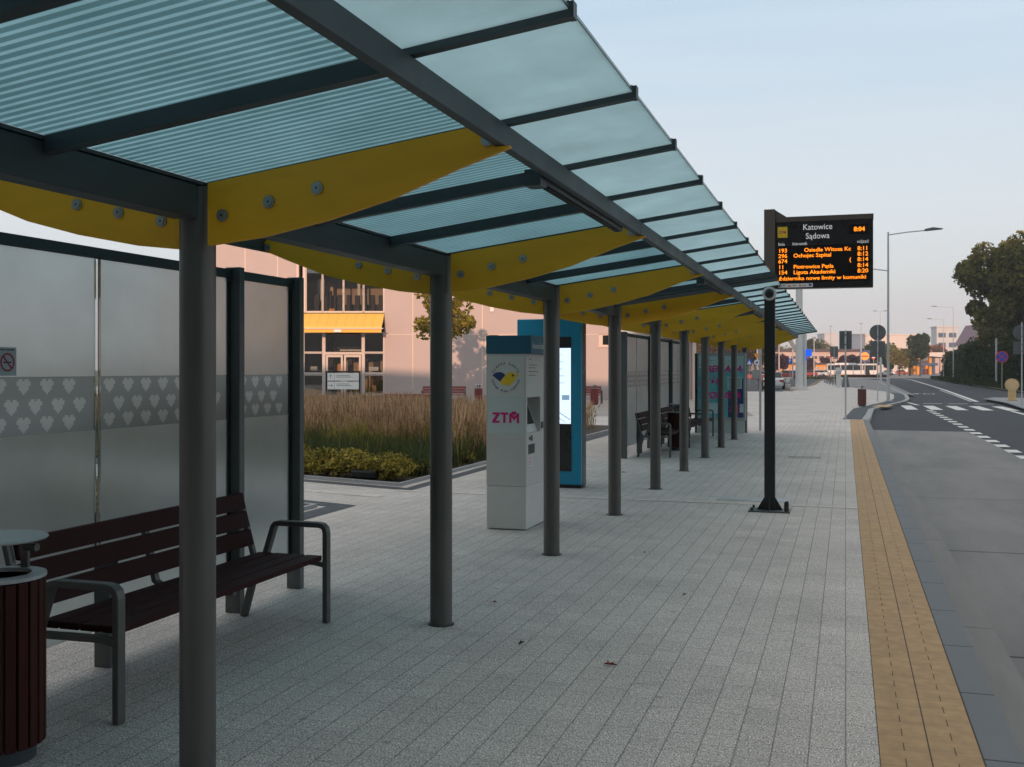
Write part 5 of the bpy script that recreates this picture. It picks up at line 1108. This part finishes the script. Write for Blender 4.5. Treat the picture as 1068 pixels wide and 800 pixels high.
far_trees = [
 ('round dark green tree standing alone left of the filling station', 959.5, 260, 11.3, (3.0, 3, 3.6), L_green, 5200),
 ('yellow green tree in front of the white hall, left of the round tree', 938, 265, 8.0, (3.0, 2.5, 3.2), L_gold, 2600),
 ('dark tree behind the round sign back', 912, 275, 9.4, (3.4, 2.5, 3.6), L_green, 2600),
 ('green tree directly left of the round dark tree', 949, 275, 7.4, (2.6, 2.5, 3.0), L_brown, 2200),
 ('olive tree right of the tall street lamp', 928, 270, 8.4, (2.6, 2.5, 3.4), L_green, 2400),
 ('brown tree beside the orange disc sign', 904, 285, 6.6, (2.2, 2.2, 2.6), L_autumn, 1600),
 ('green tree behind the low pink building, left of centre', 846, 360, 12.4, (4.4, 3, 4.0), L_green, 3000),
 ('green tree behind the pink building, right of its neighbour', 857, 370, 12.0, (4.4, 3, 4.0), L_brown, 3000),
 ('greenish tree above the white car', 820, 350, 10.0, (4.6, 3, 4.0), L_brown, 3000),
 ('dark tree behind the thin masts, left of the pillar', 808, 340, 10.5, (5, 3, 4.4), L_green, 3000),
 ('plum red tree before the pink building, beside the sign back', 891, 290, 5.9, (2.8, 2, 2.3), L_purple, 1800),
 ('plum red tree right behind the smaller sign back', 880, 290, 5.4, (2.4, 2, 2.2), L_purple, 1600),
 ('plum red tree between blue panel and bench row', 861, 290, 5.4, (2.0, 2, 2.2), L_purple, 1500),
 ('small plum tree just right of the white pillar', 843, 252, 4.3, (1.6, 2, 1.6), L_purple, 1200),
 ('autumn brown tree left of the black mast', 787, 200, 9.5, (5, 4, 4.4), L_autumn, 4600),
 ('russet tree seen between the last canopy columns', 768, 215, 10.5, (5.5, 4, 4.8), L_autumn, 4600),
 ('russet tree above the advertising panel', 745, 205, 10.0, (5.5, 4, 4.8), L_autumn, 4600),
 ('brown tree at the corner of the grey wing', 728, 230, 10.0, (5, 4, 4.4), L_brown, 3600),
 ('plum tree behind the white parked car', 812, 230, 5.4, (3, 3, 2.3), L_purple, 1800),
 ('reddish bare tree before the office block', 980, 400, 11.5, (3.5, 3, 3.2), L_autumn, 900),
]
for i, (lb, u, d_, h, rad, mt, n) in enumerate(far_trees):
    tree('distant_tree', lb, pos(u, d_), h, rad, h-rad[2], mt, n, .42 if d_ > 240 else .34, 16, 200+i, 'distant trees', .2, lr=.42)
# distant wooded belt that closes the horizon
r2 = np.random.default_rng(77); pb = []
for i in range(90):
    u = 560+i*6.5; X, Y = pos(u, 520+r2.uniform(-20, 20)); p, _ = clump_points((X, Y, 3.5), (5.5, 5, 4.2+r2.uniform(-1, 1.2)), 6, 160, 900+i, .6); pb.append(p)
o = bpy.data.objects.new('far_wood', leaves(np.concatenate(pb), 1.6, L_green, seed=9)); COL.objects.link(o); tag(o, 'low far wooded belt along the horizon', 'wood', kind='stuff')
# roundabout island
X, Y = pos(902, 190)
t = thing('planter_island', 'low round island with dark red plants before the bus', 'planter', (X, Y, 0)); MB().lathe([(4.4, 0), (4.4, .18), (4.1, .2)], n=40).build('kerb', 'stone', t)
q = np.random.default_rng(5); a = q.uniform(0, 2*np.pi, 2600); rr = 4.0*np.sqrt(q.random(2600)); o = bpy.data.objects.new('plants', leaves(np.c_[rr*np.cos(a), rr*np.sin(a), .2+q.random(2600)*.38], .22, L_red, seed=2)); COL.objects.link(o); o.parent = t; o['kind'] = 'stuff'
X, Y = pos(850, 185); q = np.random.default_rng(6); o = bpy.data.objects.new('far_lawn_strip', leaves(np.c_[X+q.uniform(-3.5, 3.5, 1200), Y+q.uniform(-3, 3, 1200), q.uniform(0, .3, 1200)], .3, L_brown, seed=2)); COL.objects.link(o); tag(o, 'strip of rough grass at the far end of the pavement', 'grass', kind='stuff')
# distant signs
t = signpost('square navy sign with a yellow disc above the bus', 'sign', pos(902, 250), 6, .12, 'shop_sign'); MB().box(-1.15, 1.15, -.2, .1, 3.3, 6.2).build('sign_plate', 'navy', t); q = MB(); q.tube([(0, -.21, 4.75), (0, -.25, 4.75)], .98, 28, 0); q.box(-.75, .75, -.29, -.26, 4.6, 4.9, 1); q.build('disc', [mat('lit_orange_disc', (.85, .42, .03), .5), 'red'], t)  # disc in plain yellow-orange
t = signpost('red no entry sign right of the bus', 'road sign', pos(911, 235), 4.5, .05); q = MB(); q.tube([(0, -.06, 4.3), (0, -.1, 4.3)], .42, 24, 0); q.box(-.3, .3, -.12, -.1, 4.2, 4.4, 1); q.build('sign_plate', ['red', 'wprint'], t)
t = signpost('small blue parking sign left of the white pillar', 'road sign', pos(824, 150), 3.3, .04); MB().box(-.32, .32, -.08, -.04, 2.5, 3.2).build('sign_plate', 'blue', t); q = MB(); q.text('P', .55, face_minus_y(0, -.085, 2.85), 0, off=.02); q.build('letter', 'wprint', t)
t = signpost('orange arrow sign above a round white and blue sign', 'road sign', pos(789.5, 125), 3.6, .04); MB().prism([(-.35, 3.55), (.35, 3.55), (.2, 3.2), (0, 2.95), (-.2, 3.2)], -.09, -.05, 'Y').build('arrow_plate', 'orange', t); q = MB(); q.tube([(0, -.05, 2.5), (0, -.08, 2.5)], .34, 24, 0); q.tube([(0, -.085, 2.5), (0, -.1, 2.5)], .14, 16, 1); q.build('sign_plate', ['wprint', 'blue'], t)
t = signpost('blue square crossing sign with white triangle left of the orange arrow', 'road sign', pos(781.5, 125), 2.9, .04); MB().box(-.34, .34, -.08, -.04, 2.2, 2.85).build('sign_plate', 'blue', t); MB().prism([(-.26, 2.27), (.26, 2.27), (0, 2.75)], -.09, -.081, 'Y').build('triangle', 'wprint', t)
t = signpost('pale slim pole sign before the hedge of far trees', 'road sign', pos(918.6, 150), 3.4, .05); MB().box(-.15, .15, -.06, .06, 0, 3.3).build('panel', 'wcol', t)
t = signpost('small red and white warning post beside the smaller sign back', 'road sign', pos(866.3, 180), 4.6, .05); MB().box(-.2, .2, -.08, -.04, 3.6, 4.6).build('sign_plate', 'red', t); MB().box(-.2, .2, -.09, -.081, 3.95, 4.2).build('white_bar', 'wprint', t)
bz = dup(bx, (*pos(793.5, 82), 0), 0, 'red slatted bin half hidden behind the black board mast'); bz['group'] = 'slatted litter bins on open pavement'

# ================================================================== UNSEEN BLOCKS BEHIND THE VIEWER (added to cast the long morning shade)
t = thing('shade_block', 'long plain unseen block added behind the viewer to shade the near ground', 'building', (0, -5, 0))
MB().box(-60, 8.5, -12, 0, 0, 11.8).build('wall', 'block', t); MB().box(-60.3, 8.5, -12.3, .3, 11.8, 12.1).build('roof', 'roofd', t)
t = thing('shade_block', 'taller unseen block added behind the viewer to shade signs and pillar', 'building', (0, -16, 0))
MB().box(9.5, 35, -12, 0, 0, 30).build('wall', 'block', t); MB().box(9.5, 35.3, -12.3, .3, 30, 30.5).build('roof', 'roofd', t)
t = thing('shade_block', 'tall unseen block added behind the viewer to shade the roadside tree', 'building', (0, -30, 0)); MB().box(36, 80, -14, 0, 0, 41).build('wall', 'block', t); MB().box(35.7, 80.3, -14.3, .3, 41, 41.6).build('roof', 'roofd', t)

# ================================================================== MORNING HAZE
hz = bpy.data.materials.new('haze_air'); hz.use_nodes = True; t_ = hz.node_tree; t_.nodes.clear(); ho = N(t_, 'ShaderNodeOutputMaterial'); hv = N(t_, 'ShaderNodeVolumePrincipled')
hv.inputs['Density'].default_value = .00045; hv.inputs['Color'].default_value = (.95, .93, .95, 1); hv.inputs['Anisotropy'].default_value = .2
t_.links.new(hv.outputs[0], ho.inputs['Volume'])
hb = MB().box(-220, 330, -60, 740, -1.2, 48); hb = hb.build('haze', hz); hb['kind'] = 'stuff'; hb['label'] = 'thin morning haze over the street and the far roundabout'; hb['category'] = 'haze'
